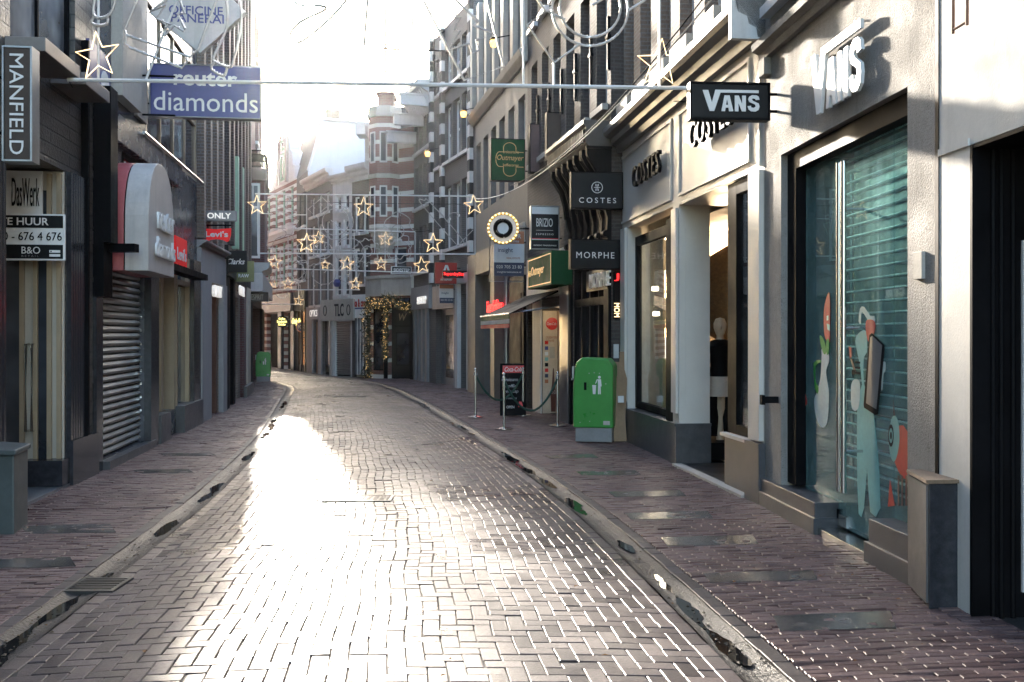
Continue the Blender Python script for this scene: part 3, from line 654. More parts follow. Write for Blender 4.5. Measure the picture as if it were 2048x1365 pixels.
sticker(g2, sz([(228, 225), (236, 222), (236, 245), (228, 248)]), 'st_pale', .004, k=1); sticker(g2, sz([(228, 262), (243, 268), (243, 300), (232, 290)]), 'st_pale', .004, k=1)
sticker(g2, sz([(195, 320), (215, 345), (226, 400), (214, 410), (200, 370)]), 'st_green', .003); sticker(g2, sz([(226, 350), (238, 340), (238, 400), (228, 412)]), 'st_green', .003)
sticker(g2, sz([(163, 455), (195, 440), (200, 452), (174, 468), (174, 545), (188, 570), (184, 605), (170, 580), (168, 540)]), 'st_green', .003, k=2)
sticker(g3, sz([(370, 330), (395, 300), (420, 300), (425, 400), (408, 430), (410, 560), (445, 640), (470, 820), (490, 1160), (440, 1180), (425, 960), (410, 1160), (384, 1190), (376, 900), (378, 640), (400, 560), (385, 440), (370, 370)]), 'st_teal', k=2)
sticker(g3, sz([(384, 250), (390, 190), (410, 180), (440, 225), (460, 225), (462, 260), (440, 262), (410, 215), (396, 210), (394, 265)]), 'st_pale', .001, k=2)
sticker(g3, sz([(420, 250), (460, 250), (462, 300), (440, 350), (424, 330)]), 'st_red', .003); sticker(g3, sz([(335, 372), (348, 380), (350, 425), (340, 432)]), 'st_red', .003, k=1)
sticker(g3, sz([(340, 425), (346, 420), (372, 500), (366, 510)]), 'cola', .002, k=1); sticker(g3, sz([(350, 490), (368, 488), (366, 510), (350, 512)]), 'black', .004, k=1)
sticker(g3, sz([(348, 560), (362, 535), (385, 540), (390, 580), (385, 660), (368, 688), (350, 670), (346, 610)]), 'st_pale', .003)
for i in range(3): sticker(g3, sz([(368, 445 + i * 26), (392, 448 + i * 26), (390, 458 + i * 26), (366, 455 + i * 26)]), 'black', .005, k=1)
sticker(g3, sz([(436, 318), (448, 308), (508, 365), (510, 385), (478, 705), (462, 706), (410, 672), (408, 655)]), 'black', .005, k=1)
sticker(g3, sz([(440, 330), (450, 322), (498, 368), (470, 680), (420, 650)]), 'greymetal', .007, k=1); sticker(g3, sz([(500, 460), (514, 452), (514, 490), (505, 510), (500, 580), (494, 575)]), 'st_pale', .003)
sticker(g3, sz([(530, 800), (545, 725), (562, 712), (578, 750), (582, 830), (572, 900), (556, 935), (538, 900)]), 'st_teal', .002)
sticker(g3, sz([(580, 760), (622, 790), (622, 990), (600, 1015), (560, 940), (574, 890), (584, 830)]), 'st_red', .001, k=2)
for i, r_ in enumerate((1.0, .66, .34)):
    cx_, cy_ = 541, 808; sticker(g3, sz([(cx_ + 13 * r_ * math.cos(a), cy_ + 55 * r_ * math.sin(a)) for a in np.linspace(0, 6.28, 12)[:-1]]), ('black', 'st_teal', 'black')[i], .004 + i * .002, k=2)
sticker(g3, sz([(552, 630), (560, 715), (553, 716)]), 'cola', .002, k=1)
for x in (574, 592, 612): sticker(g3, sz([(x, 1000), (x + 8, 1005), (x + 7, 1150), (x, 1150)]), 'cola', .002, k=1)
sticker(g3, sz([(536, 1020), (560, 1150), (526, 1155)]), 'st_red', .002, k=1)
m = MB(); ux = fB.u(1842); fB.box(m, ux - .06, ux + .06, 0, .025, 1.65 + (670 - 560) / FPX * 6.5, 1.65 + (670 - 506) / FPX * 6.5); t = m.build('wall_plate', 'lstone', None, bevel=.003)
tag(t, 'small square steel plate screwed to the rough plaster pier beside the teal glass', 'wall plate')
t = thing('door_stop', fB.w(fB.L - .33, 0, 1.1), 'small black steel bracket sticking out of the plaster pier at waist height', 'bracket')
uu, zz = fB.hit(1556, 800); m = MB(); fB.box(m, uu - .02, uu + .03, 0, .13, zz - .03, zz + .03); m.build('arm', 'black', t); m = MB(); fB.box(m, uu - .03, uu + .04, .13, .16, zz - .045, zz + .045); m.build('plate', 'black', t)
# raised letters (outline read from the photo)
def vans(o, r, up, W, Hh, mat, t, depth, name='lettering'):
    """V with its long roof bar, then A N S"""
    r, up = Vector(r).normalized(), Vector(up); n = r.cross(up); P = lambda x, y: Vector(o) + r * (x * W) + up * (y * Hh)
    m = MB(); pl = lambda L: m.prism([P(x, y) for x, y in L], n * depth)
    pl([(0, .98), (.10, .98), (.165, .40), (.225, 1.0), (.985, 1.0), (.985, .87), (.315, .87), (.205, 0), (.125, 0)])
    pl([(.465, 0), (.455, .17), (.4302, .17), (.4302, .30), (.450, .30), (.430, .56), (.410, .30), (.4298, .30), (.4298, .17), (.405, .17), (.395, 0), (.33, 0), (.385, .74), (.475, .74), (.54, 0)])
    pl([(.565, 0), (.565, .74), (.635, .74), (.695, .34), (.695, .74), (.76, .74), (.76, 0), (.69, 0), (.63, .40), (.63, 0)])
    S = [(1.0, .56), (.985, .70), (.95, .76), (.87, .77), (.82, .70), (.80, .58), (.82, .45), (.92, .34), (.935, .25), (.90, .17), (.855, .19), (.85, .27), (.79, .25), (.805, .10), (.85, .01), (.93, .0), (.985, .08), (1.0, .24), (.985, .38), (.885, .50), (.865, .57), (.885, .62), (.925, .60), (.935, .54)]
    pl(S); return m.build(name, mat, t)
t = thing('shop_lettering', fB.w(fB.u(1715), 0, 3.4), 'large raised white letters VANS standing off the rough plaster wall', 'shop lettering')
uA, uB_ = fB.u(1613, .1), fB.u(1712, .1)
z_lo = fB.hit(1618, 234, .1)[1]; z_hi = fB.hit(1645, 88, .1)[1]
vans(fB.w(uA, .035, z_lo), fB.right, (0, 0, 1), abs(uA - uB_), z_hi - z_lo, 'white', t, .03)
for px, zz in ((1625, 3.95), (1650, 3.6), (1680, 3.6), (1705, 3.98), (1700, 3.6)): ux = fB.u(px, .05); m = MB(); m.tube([fB.w(ux, 0, zz), fB.w(ux, .035, zz)], .008, 6); m.build('standoff', 'steel', t)
t, pl, tx, W, Hh = projsign(fB, fB.u(1557), 1383, 1537, 167, 238, 'dark grey box sign with white VANS logo sticking out over the right footpath', 'blacksh', th=.10, frame='black')
vans(pl(.14, .20), fB.sright, (0, 0, 1), W * .74, Hh * .62, 'white', t, .006)
# grey stone service box against the pier
t = thing('service_box', fB.w(-.2, .1, 0), 'waist-high stone-clad service box with a rusty lid at the near right shop corner', 'service box')
q = lambda px, Y: (px - CX) / FPX * Y
m = MB(); m.prism([(q(1858, 5.95), 5.95, -.02), (q(1926, 5.97), 5.97, -.02), (2.72, 6.4, -.02), (q(1822, 6.40), 6.40, -.02)], (0, 0, .78)); m.build('body', 'darkstone', t, bevel=.006)
m = MB(); m.prism([(q(1858, 5.95) - .006, 5.945, .05), (q(1822, 6.40) - .006, 6.40, .05), (q(1822, 6.40) - .02, 6.40, .05), (q(1858, 5.95) - .02, 5.945, .05)], (0, 0, .70)); m.build('side_panel', 'greystone', t)
m = MB(); m.prism([(q(1858, 5.95) - .025, 5.93, .762), (q(1928, 5.95) + .01, 5.95, .762), (2.71, 6.41, .762), (q(1822, 6.40) - .025, 6.41, .762)], (0, 0, .022)); m.build('lid', pm('weathered lid', (.16, .11, .07), .8, bs=60, var=.4), t)

# --- cream shop with two raised names
ucs = [fC.u(p) for p in (1502, 1450, 1358, 1346, 1255)]
opsC = [dict(kind='none', u0=ucs[0], u1=ucs[2], z0=0, z1=3.30, rec=.40), dict(kind='none', u0=ucs[3], u1=ucs[4], z0=0, z1=3.30, rec=.22)]
tC = building(fC, 'shop_building', 'cream painted shop with pilasters, open entrance and brown brick storeys above a heavy cornice', 4.9, 'cream', opsC)
nC = 6; stp = (fC.L + .15) / nC
opsU = []
for i in range(nC):
    c = .30 + i * 1.02; opsU += [dict(u0=c, u1=c + .62, z0=5.25, z1=7.35, rec=.24, nz=2, tr=.62, sm='lstone', sh=.16, pm='paneb'), dict(u0=c, u1=c + .62, z0=8.1, z1=10.0, rec=.24, nz=2, tr=.6, sm='lstone', sh=.16)]
m_up = MB()
def wall_sheet(fc, t, z0, z1, ops, mat, d=0.0, name='upper_wall', depth=7):
    m = MB(); us = sorted({0.0, fc.L, *[o['u0'] for o in ops], *[o['u1'] for o in ops]}); zs = sorted({z0, z1, *[o['z0'] for o in ops], *[o['z1'] for o in ops]})
    for a, b in zip(us[:-1], us[1:]):
        for c, e in zip(zs[:-1], zs[1:]):
            if any(o['u0'] < (a + b) / 2 < o['u1'] and o['z0'] < (c + e) / 2 < o['z1'] for o in ops): continue
            m.quad(fc.w(a, d, c), fc.w(b, d, c), fc.w(b, d, e), fc.w(a, d, e))
    for o in ops:
        r = o.get('rec', .16); a, b, c, e = o['u0'], o['u1'], o['z0'], o['z1']
        for p, q in (((a, c), (b, c)), ((b, c), (b, e)), ((b, e), (a, e)), ((a, e), (a, c))): m.quad(fc.w(p[0], d, p[1]), fc.w(q[0], d, q[1]), fc.w(q[0], d - r, q[1]), fc.w(p[0], d - r, p[1]))
    L = fc.L
    m.quad(fc.w(0, d, z0), fc.w(0, d, z1), fc.w(0, -depth, z1), fc.w(0, -depth, z0)); m.quad(fc.w(L, d, z0), fc.w(L, d, z1), fc.w(L, -depth, z1), fc.w(L, -depth, z0)); m.quad(fc.w(0, d, z1), fc.w(L, d, z1), fc.w(L, -depth, z1), fc.w(0, -depth, z1))
    m.build(name, mat, t)
    for o in ops: window(fc, t, o)
wall_sheet(fC, tC, 4.902, 12.0, opsU, 'b_brown', d=-.02)
cornice(fC, tC, -.02, fC.L + .05, 4.52, .36, .30, pm('dark painted cornice', (.16, .155, .15), .4, var=.15, streak=.2))
m = MB(); fC.box(m, -.02, .05, 0, .34, 4.50, 4.90); m.build('cornice_end', 'offwhite', tC)
part(fC, tC, 'fascia_moulding', 'cream', (ucs[0] + .02, ucs[2] - .03, 0, .025, 3.385, 3.42), (ucs[3] + .05, fC.L - .02, 0, .025, 3.385, 3.42), (ucs[0] + .02, ucs[2] - .03, 0, .02, 4.40, 4.44), (ucs[3] + .05, fC.L - .02, 0, .02, 4.40, 4.44),
     (ucs[2] - .06, ucs[2] - .03, 0, .022, 3.42, 4.40), (ucs[3] + .05, ucs[3] + .08, 0, .022, 3.42, 4.40), (ucs[0] + .02, ucs[0] + .05, 0, .022, 3.42, 4.40), (.09, .12, 0, .022, 3.3, 4.40))
part(fC, tC, 'pilaster', 'cream', (.02, ucs[0] - .05, .002, .05, .62, 3.25)); part(fC, tC, 'pilaster', 'cream', (ucs[2] + .03, ucs[3] - .03, .002, .035, .66, 3.25)); part(fC, tC, 'pilaster', 'cream', (ucs[4] + .03, fC.L - .02, .002, .04, .62, 3.3))
part(fC, tC, 'plinth', 'greystone', (-.03, ucs[0], .002, .07, 0, .60), (ucs[0], ucs[1], -.3, .004, 0, .56)); part(fC, tC, 'plinth', 'greystone', (ucs[2] - .02, ucs[3] + .02, -.41, .05, 0, .50), (ucs[2] - .035, ucs[3] + .03, -.41, .065, .50, .535)); part(fC, tC, 'plinth', 'greystone', (ucs[3] + .02, fC.L + .02, -.22, .03, 0, .52))
part(fC, tC, 'entrance_pier', 'cream', (ucs[2] + .002, ucs[3] - .002, -.40, -.002, .536, 3.30)); m = MB(); fC.box(m, ucs[2] - .006, ucs[2] + .002, -.33, -.08, .75, 3.0); m.build('pier_panel', 'cream', tC)
part(fC, tC, 'soffit', 'cream', (ucs[0], ucs[2], -1.2, -.003, 3.28, 3.298))
part(fC, tC, 'doormat', 'iron', (ucs[1] + .02, ucs[2] - .03, -1.2, -.02, .02, .035)); part(fC, tC, 'threshold', 'lstone', (ucs[0], ucs[2] - .04, -.02, .10, 0, .04))
def shopwin(fc, t, u0, u1, z0, z1, d, fm, post=.12, far=.0, gm='shopglass', back=None):
    f = MB(); fc.box(f, u0, u0 + post, d - .08, d, z0, z1); fc.box(f, u1 - post - far, u1, d - .08, d, z0, z1); fc.box(f, u0 + post, u1 - post - far, d - .08, d, z1 - .14, z1); fc.box(f, u0 + post, u1 - post - far, d - .08, d, z0, z0 + .10)
    w = f.build('display_window', fm, t, bevel=.004); g = MB(); fc.box(g, u0 + post, u1 - post - far, d - .05, d - .04, z0 + .10, z1 - .14); g.build('pane', gm, w); return w
w = shopwin(fC, tC, ucs[0] + .002, ucs[1], .60, 3.27, -.03, 'black', .05, .22); part(fC, w, 'sill', 'cream', (ucs[0] - .01, ucs[1] + .02, -.02, .05, .562, .598))
m = MB(); fC.box(m, ucs[1] - .02, ucs[1], -1.0, -.112, .6, 3.27); m.build('side_frame', 'black', w)
w = shopwin(fC, tC, ucs[3] + .003, ucs[4] - .003, .53, 3.15, -.12, 'black', .10, .0)
m = MB(); fC.box(m, ucs[3] + .01, ucs[3] + .34, -.115, .0, .525, 3.16); m.build('side_frame', 'black', w)
m = MB(); fC.box(m, ucs[3] + 1.5, ucs[4] - .02, -.9, -.88, .53, 3.2); m.build('display_back', 'offwhite', w)
room(fC, tC, .12, fC.L - .12, .62, 4.6, .03, 3.27, pm('warm shop wall', (.42, .34, .26), .8, var=.1))
m = MB()
for px, py in ((1312, 628), (1310, 578)): p = at(px, py, 15.1); m.lathe(p + Vector((0, 0, -.03)), [(.0, 0), (.05, 0), (.05, .06), (0, .06)], 10)
m.build('spotlight', 'spot', tC)
pl_ = bpy.data.lights.new('shop_lamp', 'POINT'); pl_.energy = 20; pl_.color = (1, .74, .45); pl_.shadow_soft_size = .15
lo = bpy.data.objects.new('shop_lamp', pl_); col.objects.link(lo); lo.location = (3.3, 15.3, 3.0); lo.parent = tC; lo.location -= _wl[tC]
for nm, p0, p1, lab in (('far', 1270, 1324, 'smaller-looking raised black name COSTES nearest the corbelled black shop front'), ('near', 1386, 1470, 'raised black name COSTES above the open entrance of the cream shop')):
    zc = [fC.hit(p0, 342 if nm == 'far' else 262)[1], fC.hit(p1, 318 if nm == 'far' else 228)[1]]
    zb = min(fC.hit(p0, 382 if nm == 'far' else 306)[1], 4.3); zt = fC.hit(p0, 343 if nm == 'far' else 262)[1]
    t = thing('shop_lettering', fC.w(fC.u(p0), 0, zb), lab, 'shop lettering'); fascia_text(fC, 'COSTES', p0, p1, .06, zb, zb + .30, 'black', t, depth=.05, space=1.15)
    m = MB()
    for px in np.linspace(p0 + 4, p1 - 4, 6): ux = fC.u(px, .03); m.tube([fC.w(ux, 0, zb + .15), fC.w(ux, .062, zb + .15)], .006, 5)
    m.build('standoff', 'steel', t)
# mannequin and wicker ornament inside
Y_ = 13.2; X_ = (1440 - CX) / FPX * Y_; zf = .26
t = thing('mannequin', (X_, Y_, zf), 'cream mannequin in dark waistcoat and pale blouse just inside the cream shop entrance', 'mannequin')
m = MB(); m.lathe((X_, Y_, zf), [(.0, .0), (.05, .0), (.055, .08), (.05, .30), (.085, .42), (.10, .62), (.15, .74), (.145, .84), (.105, .97), (.14, 1.15), (.165, 1.24), (.10, 1.30), (.05, 1.33), (.045, 1.38), (.065, 1.42), (.083, 1.48), (.085, 1.54), (.06, 1.60), (.0, 1.62)], 18)
for s in (-1, 1): m.tube(catmull([(X_ + s * .15, Y_, zf + 1.23), (X_ + s * .20, Y_, zf + 1.05), (X_ + s * .21, Y_ - .03, zf + .88), (X_ + s * .19, Y_ - .08, zf + .72), (X_ + s * .185, Y_ - .09, zf + .66)], 4), .04, 10, rs=list(np.linspace(.05, .026, 17)))
m.tube([(X_, Y_ - .07, zf + 1.52), (X_, Y_ - .095, zf + 1.50), (X_, Y_ - .078, zf + 1.475)], .012, 6)
m.build('body', 'skin', t, smooth=True)
m = MB(); m.lathe((X_, Y_, zf), [(.158, .60), (.205, .58), (.17, .76), (.152, .86), (.122, .97)], 18)
for s in (-1, 1): m.tube(catmull([(X_ + s * .15, Y_, zf + 1.24), (X_ + s * .21, Y_, zf + 1.03), (X_ + s * .225, Y_ - .03, zf + .88), (X_ + s * .20, Y_ - .08, zf + .74)], 4), .06, 10, rs=list(np.linspace(.07, .055, 13)))
m.build('blouse', 'cloth_w', t, smooth=True)
m = MB(); m.lathe((X_, Y_, zf), [(.165, .84), (.155, .90), (.125, .98), (.155, 1.15), (.18, 1.24), (.115, 1.315), (.06, 1.33)], 18); m.build('waistcoat', 'black', t, smooth=True)
m = MB()
for s in (-1, 1): m.tube([(X_ + s * .075, Y_, zf + .74), (X_ + s * .08, Y_, zf + .42), (X_ + s * .075, Y_ + .01, zf + .05)], .08, 12, rs=[.105, .075, .055])
m.build('trousers', 'black', t, smooth=True)
m = MB(); m.box(X_ - .45, X_ + .45, Y_ - .4, Y_ + .5, .036, zf); tag(m.build('display_plinth', 'black', None), 'low black display plinth under the mannequin in the cream shop', 'plinth')
p = at(1440, 590, 14.2); m = MB(); m.lathe(p + Vector((.10, 0, -.70)), [(.05, 0), (.30, .15), (.42, .5), (.40, .9), (.25, 1.25), (.0, 1.4)], 20)
tag(m.build('wicker_ornament', 'wicker', None, smooth=True), 'tall woven wicker pod hanging behind the mannequin', 'ornament')
t, pl, tx, W, Hh = projsign(fC, fC.u(1247), 1144, 1244, 345, 417, 'dark box sign with round emblem and the name COSTES, above another dark sign', 'blacksh', th=.12, frame='black')
tx('COSTES', .14, .14, .74, .15, 'white', depth=.005, space=1.5); m = MB(); c_ = pl(.5, .58); r_ = .085
ring = [c_ + fC.sright * (r_ * math.cos(a)) + Vector((0, 0, r_ * math.sin(a))) for a in np.linspace(0, 6.283, 25)[:-1]]; m.tube([q + fC.t * -.004 for q in ring], .006, 5, closed=True)
for a in (0, math.pi / 2): m.tube([c_ - fC.t * .004 + (fC.sright * math.cos(a) + Vector((0, 0, math.sin(a)))) * -.05, c_ - fC.t * .004 + (fC.sright * math.cos(a) + Vector((0, 0, math.sin(a)))) * .05], .005, 5)
for sx in (-1, 1):
    for sy in (-1, 1): m.tube([c_ - fC.t * .004 + fC.sright * (sx * .02) + Vector((0, 0, sy * .018)), c_ - fC.t * .004 + fC.sright * (sx * .02) + Vector((0, 0, sy * .055))], .006, 5)
m.build('emblem', 'white', t)

# --- black corbelled shop front, snack bar beside it, one dark brick house above both
Ld = fD.L; um = fD.u(1142)                                     # end of the corbelled shop
opsD = [dict(kind='none', u0=.25, u1=um - .15, z0=0, z1=2.9, rec=.14)]
uo1, uo2 = fD.u(1124), fD.u(1084)
opsD += [dict(kind='none', u0=uo1, u1=uo2, z0=.0, z1=2.2, rec=.35), dict(kind='none', u0=fD.u(1068), u1=fD.u(1036 + 20), z0=0, z1=2.2, rec=.3)]
for i in range(6): opsD += [dict(u0=.22 + i * 1.06, u1=.22 + i * 1.06 + .62, z0=5.35, z1=7.5, rec=.22, nz=2, tr=.6, pm='paneb', sm='lstone'), dict(u0=.22 + i * 1.06, u1=.22 + i * 1.06 + .62, z0=8.3, z1=10.0, rec=.22, nz=2, tr=.6)]
tD = building(fD, 'brick_house', 'dark brown brick house with a black corbelled shop front and iron wall anchors', 10.6, 'b_dark', opsD)
m = MB()
for i in range(6):
    for zz in (6.6, 9.8): fD.box(m, 1.06 * i + .03, 1.06 * i + .07, .0, .05, zz - .75, zz + .1); fD.box(m, 1.06 * i - .02, 1.06 * i + .12, .0, .06, zz - .25, zz - .2)
m.build('wall_anchors', 'black', tD)
part(fD, tD, 'shop_facing', 'black', (-.02, .25, 0.001, .05, 0, 2.95), (um - .15, um, .001, .05, 0, 2.95), (.0, um, .001, .06, 2.95, 3.25), (-.02, um, -.0, .02, 3.25, 4.55))
f = MB(); zt = 2.9
for a in np.linspace(.25, um - .15, 5): fD.box(f, a - .035, a + .035, -.12, -.02, 0, zt)
fD.box(f, .25, um - .15, -.12, -.02, 2.15, 2.28); fD.box(f, .25, um - .15, -.12, -.02, 0, .45); fD.box(f, .25, um - .15, -.12, -.02, 2.8, 2.9)
w = f.build('shop_front', 'black', tD); g = MB(); fD.box(g, .25, um - .15, -.10, -.09, .45, 2.8); g.build('pane', 'pane', w)
t = thing('shop_lettering', fD.w(fD.u(1200), 0, 2.5), 'white raised name MORPHE above the black corbelled shop doors', 'shop lettering'); fascia_text(fD, 'MORPHE', 1181, 1222, .065, 2.42, 2.66, 'white', t, depth=.03)
part(fD, t, 'backing', 'blacksh', (fD.u(1222), fD.u(1180), .03, .062, 2.38, 2.72))
# cornice box on corbels
t2 = MB(); dC = .42; zc0, zc1 = 4.62, 5.02
fD.prof(t2, -.06, um + .05, [(0, zc0), (dC - .06, zc0), (dC, zc0 + .05), (dC, zc1 - .1), (dC + .05, zc1 - .06), (dC + .05, zc1), (0, zc1)]); t2.build('cornice', pm('dark brown cornice', (.075, .062, .05), .45, var=.2), tD)
m = MB()
for a in np.linspace(.06, um - .02, 26): fD.box(m, a - .022, a + .022, dC + .002, dC + .03, zc0 + .07, zc1 - .12)
m.build('cornice_ornament', 'black', tD)
prof_s = [(0, 3.0), (.05, 3.05), (.08, 3.25), (.06, 3.5), (.10, 3.62), (.13, 3.8), (.16, 4.0), (.24, 4.25), (.36, 4.42), (.40, 4.5), (.40, 4.618), (0, 4.618)]
for a in np.linspace(.02, um - .08, 7):
    m = MB(); fD.prof(m, a - .05, a + .05, prof_s); m.tube([fD.w(a, .385, 4.46), fD.w(a, .34, 4.40), fD.w(a, .22, 4.22), fD.w(a, .15, 3.98), fD.w(a, .12, 3.75)], .03, 6); m.tube([fD.w(a - .06, .09, 3.25), fD.w(a + .06, .09, 3.25)], .055, 10); m.build('corbel', 'black', tD)
m = MB(); fD.box(m, -.06, .0, 0, .42, 4.58, 4.62); fD.prof(m, .3, .36, prof_s); m.build('corbel', 'black', tD)
t, pl, tx, W, Hh = projsign(fD, -.17, 1143, 1238, 480, 538, 'dark box sign reading MORPHE under the emblem sign', 'blacksh', th=.12, frame='black', bracket=False)
tx('MORPHE', .10, .36, .80, .22, 'white', depth=.005, space=1.25, bold=.01)
part(fD, t, 'bracket', 'black', (-.10, .02, .02, .06, 2.72, 2.78))
m = MB(); fD.box(m, -.03, .0, -.12, -.04, 1.28, 1.5); tag(m.build('doorbell_panel', 'offwhite', None), 'small pale doorbell panel on the dark wall edge beside the cream shop', 'doorbell')
t = thing('neon_sign', fD.w(-.02, -.06, 1.8), 'small vertical neon sign with red and orange letters on the dark wall edge', 'neon sign')
lettering('MOM', fD.w(-.035, -.04, 2.15), (0, 0, -1), fD.sright, .22, .09, 'star', t, depth=.01); part(fD, t, 'backing', 'black', (-.03, -.001, -.15, -.03, 1.9, 2.65)); lettering('J', fD.w(-.035, -.04, 2.5), fD.sright, (0, 0, 1), .08, .12, 'neonred', t, depth=.01)
# snack bar front
part(fD, tD, 'steel_pier', 'galv', (um + .0, uo1 - .03, .002, .06, 0, 2.45)); part(fD, tD, 'snack_bar_facing', 'offwhite', (uo1 - .03, uo1, .001, .03, 0, 2.4), (uo2, fD.u(1068), .001, .035, 0, 2.4), (um + .02, fD.u(1056), .001, .03, 2.4, 3.3))
m = MB(); fD.box(m, uo1 + .004, uo2 - .05, -.33, -.31, .02, 2.15); fD.box(m, uo2 - .05, uo2 - .004, -.31, -.01, .02, 2.15); wd = m.build('poster_door', 'poster', tD)
for i, c in enumerate(('redsign', 'blue', 'neonwht', 'st_teal', 'black', 'redsign', 'navy', 'orange')):
    m = MB(); z = 1.45 - i * .115; fD.box(m, uo2 - .056, uo2 - .051, -.12, -.05, z, z + .075); m.build('card_sticker', c if c != 'neonwht' else 'white', wd)
m = MB(); cc = fD.w(uo2 - .055, -.2, 1.88); m.prism([cc + fD.n * (.13 * math.cos(a)) + Vector((0, 0, .13 * math.sin(a))) for a in np.linspace(0, 6.283, 21)[:-1]], fD.t * -.006); m.build('round_badge', 'redsign', wd)
lettering('Coca-Cola', fD.w(uo2 - .063, -.09, 1.85), fD.sright, (0, 0, 1), .2, .06, 'white', wd, depth=.006, shear=.3); lettering('CROISSANTERIE\nOUTMAYER', fD.w(uo2 - .053, -.07, 1.5), fD.sright, (0, 0, 1), .24, .12, 'orange', wd, depth=.006)
m = MB(); fD.box(m, uo2 - .056, uo2 - .052, -.26, -.15, 1.16, 1.4); m.build('menu_panel', 'lbrass', wd)
m = MB(); P = [(-.18, .05), (-.28, .05), (-.29, .45), (-.26, .6), (-.24, .95), (-.22, .95), (-.20, .6), (-.17, .45)]; m.prism([fD.w(uo2 - .054, d, z) for d, z in P], fD.t * -.004); m.build('bottle_picture', 'cola', wd)
lettering('Coca-Cola', fD.w(uo2 - .066, -.14, .42), fD.sright, (0, 0, 1), .17, .08, 'white', wd, depth=.006, shear=.3)
m = MB(); fD.box(m, fD.u(1068) + .05, fD.u(1056), -.2, -.18, 0, 2.2); m.build('side_door', 'black', tD)
pl2 = bpy.data.lights.new('doorway_lamp', 'POINT'); pl2.energy = 1.0; pl2.color = (1, .78, .5); pl2.shadow_soft_size = .05
lo2 = bpy.data.objects.new('doorway_lamp', pl2); col.objects.link(lo2); lo2.parent = tD; lo2.location = fD.w((uo1 + uo2) / 2 - .05, -.18, 2.1) - _wl[tD]
t = thing('fascia_sign', fD.w(uo1, .1, 2.5), 'green box sign with gold script above the snack bar awning', 'sign'); ua, ub = fD.u(1103, .42), fD.u(1056, .42)
m = MB(); fD.box(m, ua, ub, .03, .42, 2.56, 3.18); m.build('box', 'signgreen', t, bevel=.01)
m = MB(); 
for q in ((ua + .04, ub - .04, 2.60, 2.615), (ua + .04, ub - .04, 3.12, 3.135), (ua + .04, ua + .055, 2.615, 3.12), (ub - .055, ub - .04, 2.615, 3.12)): fD.box(m, q[0], q[1], .421, .428, q[2], q[3])
m.build('gold_line', 'gold', t); lettering('Outmayer', fD.w(ub - .35, .424, 2.76), fD.right, (0, 0, 1), (ub - ua) * .55, .22, 'gold', t, depth=.006, shear=.25, bold=.01)
lettering('koffie', fD.w(ub - .09, .424, 2.80), fD.right, (0, 0, 1), .22, .12, 'gold', t, depth=.006)
t = thing('awning', fD.w(fD.u(1090), .5, 2.4), 'black folding awning with a green white and red valance over the snack bar', 'awning')
ua, ub = fD.u(1126), fD.u(1060); ub += .35; dA = 1.04; zA, zF = 2.51, 2.05
m = MB(); m.prism([fD.w(ua, .05, zA), fD.w(ua, dA, zF), fD.w(ua, dA, zF - .02), fD.w(ua, .05, zA - .03)], fD.t * (ub - ua)); m.build('canopy', 'black', t)
for i, c in enumerate(('signgreen', 'valance', 'red')): m = MB(); fD.box(m, ua, ub, dA - .004, dA + .004, zF - .10 - i * .085, zF - .02 - i * .085); m.build('valance', c, t)
m = MB(); m.tube([fD.w(ua, dA, zF), fD.w(ub, dA, zF)], .02, 8); m.build('front_bar', 'steel', t)
m = MB()
for u in (ua + .05, ub - .1): m.tube([fD.w(u, .05, 2.2), fD.w(u, .55, 2.12), fD.w(u, dA, zF)], .015, 6)
m.build('folding_arm', 'steel', t); part(fD, t, 'cassette', 'offwhite', (ua - .03, ua + .03, .0, .09, 2.42, 2.62))
t, pl, tx, W, Hh = projsign(fD, fD.u(1125) , 1063, 1117, 413, 498, 'black light box reading BRIZIO ESPRESSO with a white top and an Italian stripe', 'blacksh', th=.12, frame='galv')
rect(pl, t, .01, .82, .99, .99, 'white'); tx('BRIZIO', .18, .52, .60, .20, 'white', depth=.006); tx('ESPRESSO', .17, .32, .64, .04, 'white', depth=.006, space=1.5); rect(pl, t, .17, .43, .80, .437, 'white', 'rule')
rect(pl, t, .01, .225, .99, .245, 'redsign', 'stripe'); rect(pl, t, .01, .205, .99, .225, 'white', 'stripe'); rect(pl, t, .01, .185, .99, .205, 'signgreen', 'stripe'); tx('ESPRESSO TRADIZIONALE', .08, .06, .84, .03, 'white', depth=.006)
for (a, b, c, d, U, lab, mt) in ((1095, 1130, 226, 320, fD.u(1128) + .55, 'tall dark brown box sign seen from behind above the corbelled shop front', 'brownsign'), (1061, 1096, 249, 345, fD.u(1098) + .9, 'dull red boxed sign panel beside the dark brown one', pm('dull maroon panel', (.09, .045, .045), .5))):
    t, pl, tx, W, Hh = projsign(fD, U, a, b, c, d, lab, mt, th=.16, frame='black', name='box_sign')
    rect(pl, t, .1, .06, .9, .94, mt, 'inset_panel')
t, pl, tx, W, Hh = projsign(fD, fD.L - .05, 983, 1049, 278, 362, 'green projecting sign with gold outline reading croissanterie Outmayer koffiecorner', 'signgreen', th=.16, frame='black')
tx('Outmayer', .17, .45, .80, .17, 'gold', depth=.006, shear=.25, bold=.015); tx('croissanterie', .35, .66, .48, .07, 'gold', depth=.006); tx('koffiecorner', .35, .34, .48, .07, 'gold', depth=.006)
m = MB(); ol = [(.13, .52)] + [(.13 + .11 - .11 * math.cos(a), .52 + .17 * math.sin(a)) for a in (.4, .8, 1.2, 1.5)] + [(.36, .69), (.36, .77)] + [(.55 - .19 * math.cos(a), .79 + .13 * math.sin(a)) for a in np.linspace(.1, 3.04, 9)] + [(.74, .77), (.74, .69), (.97, .69)]
top = ol; bot = [(x, 1.0 - y + .02) for x, y in ol[::-1]]
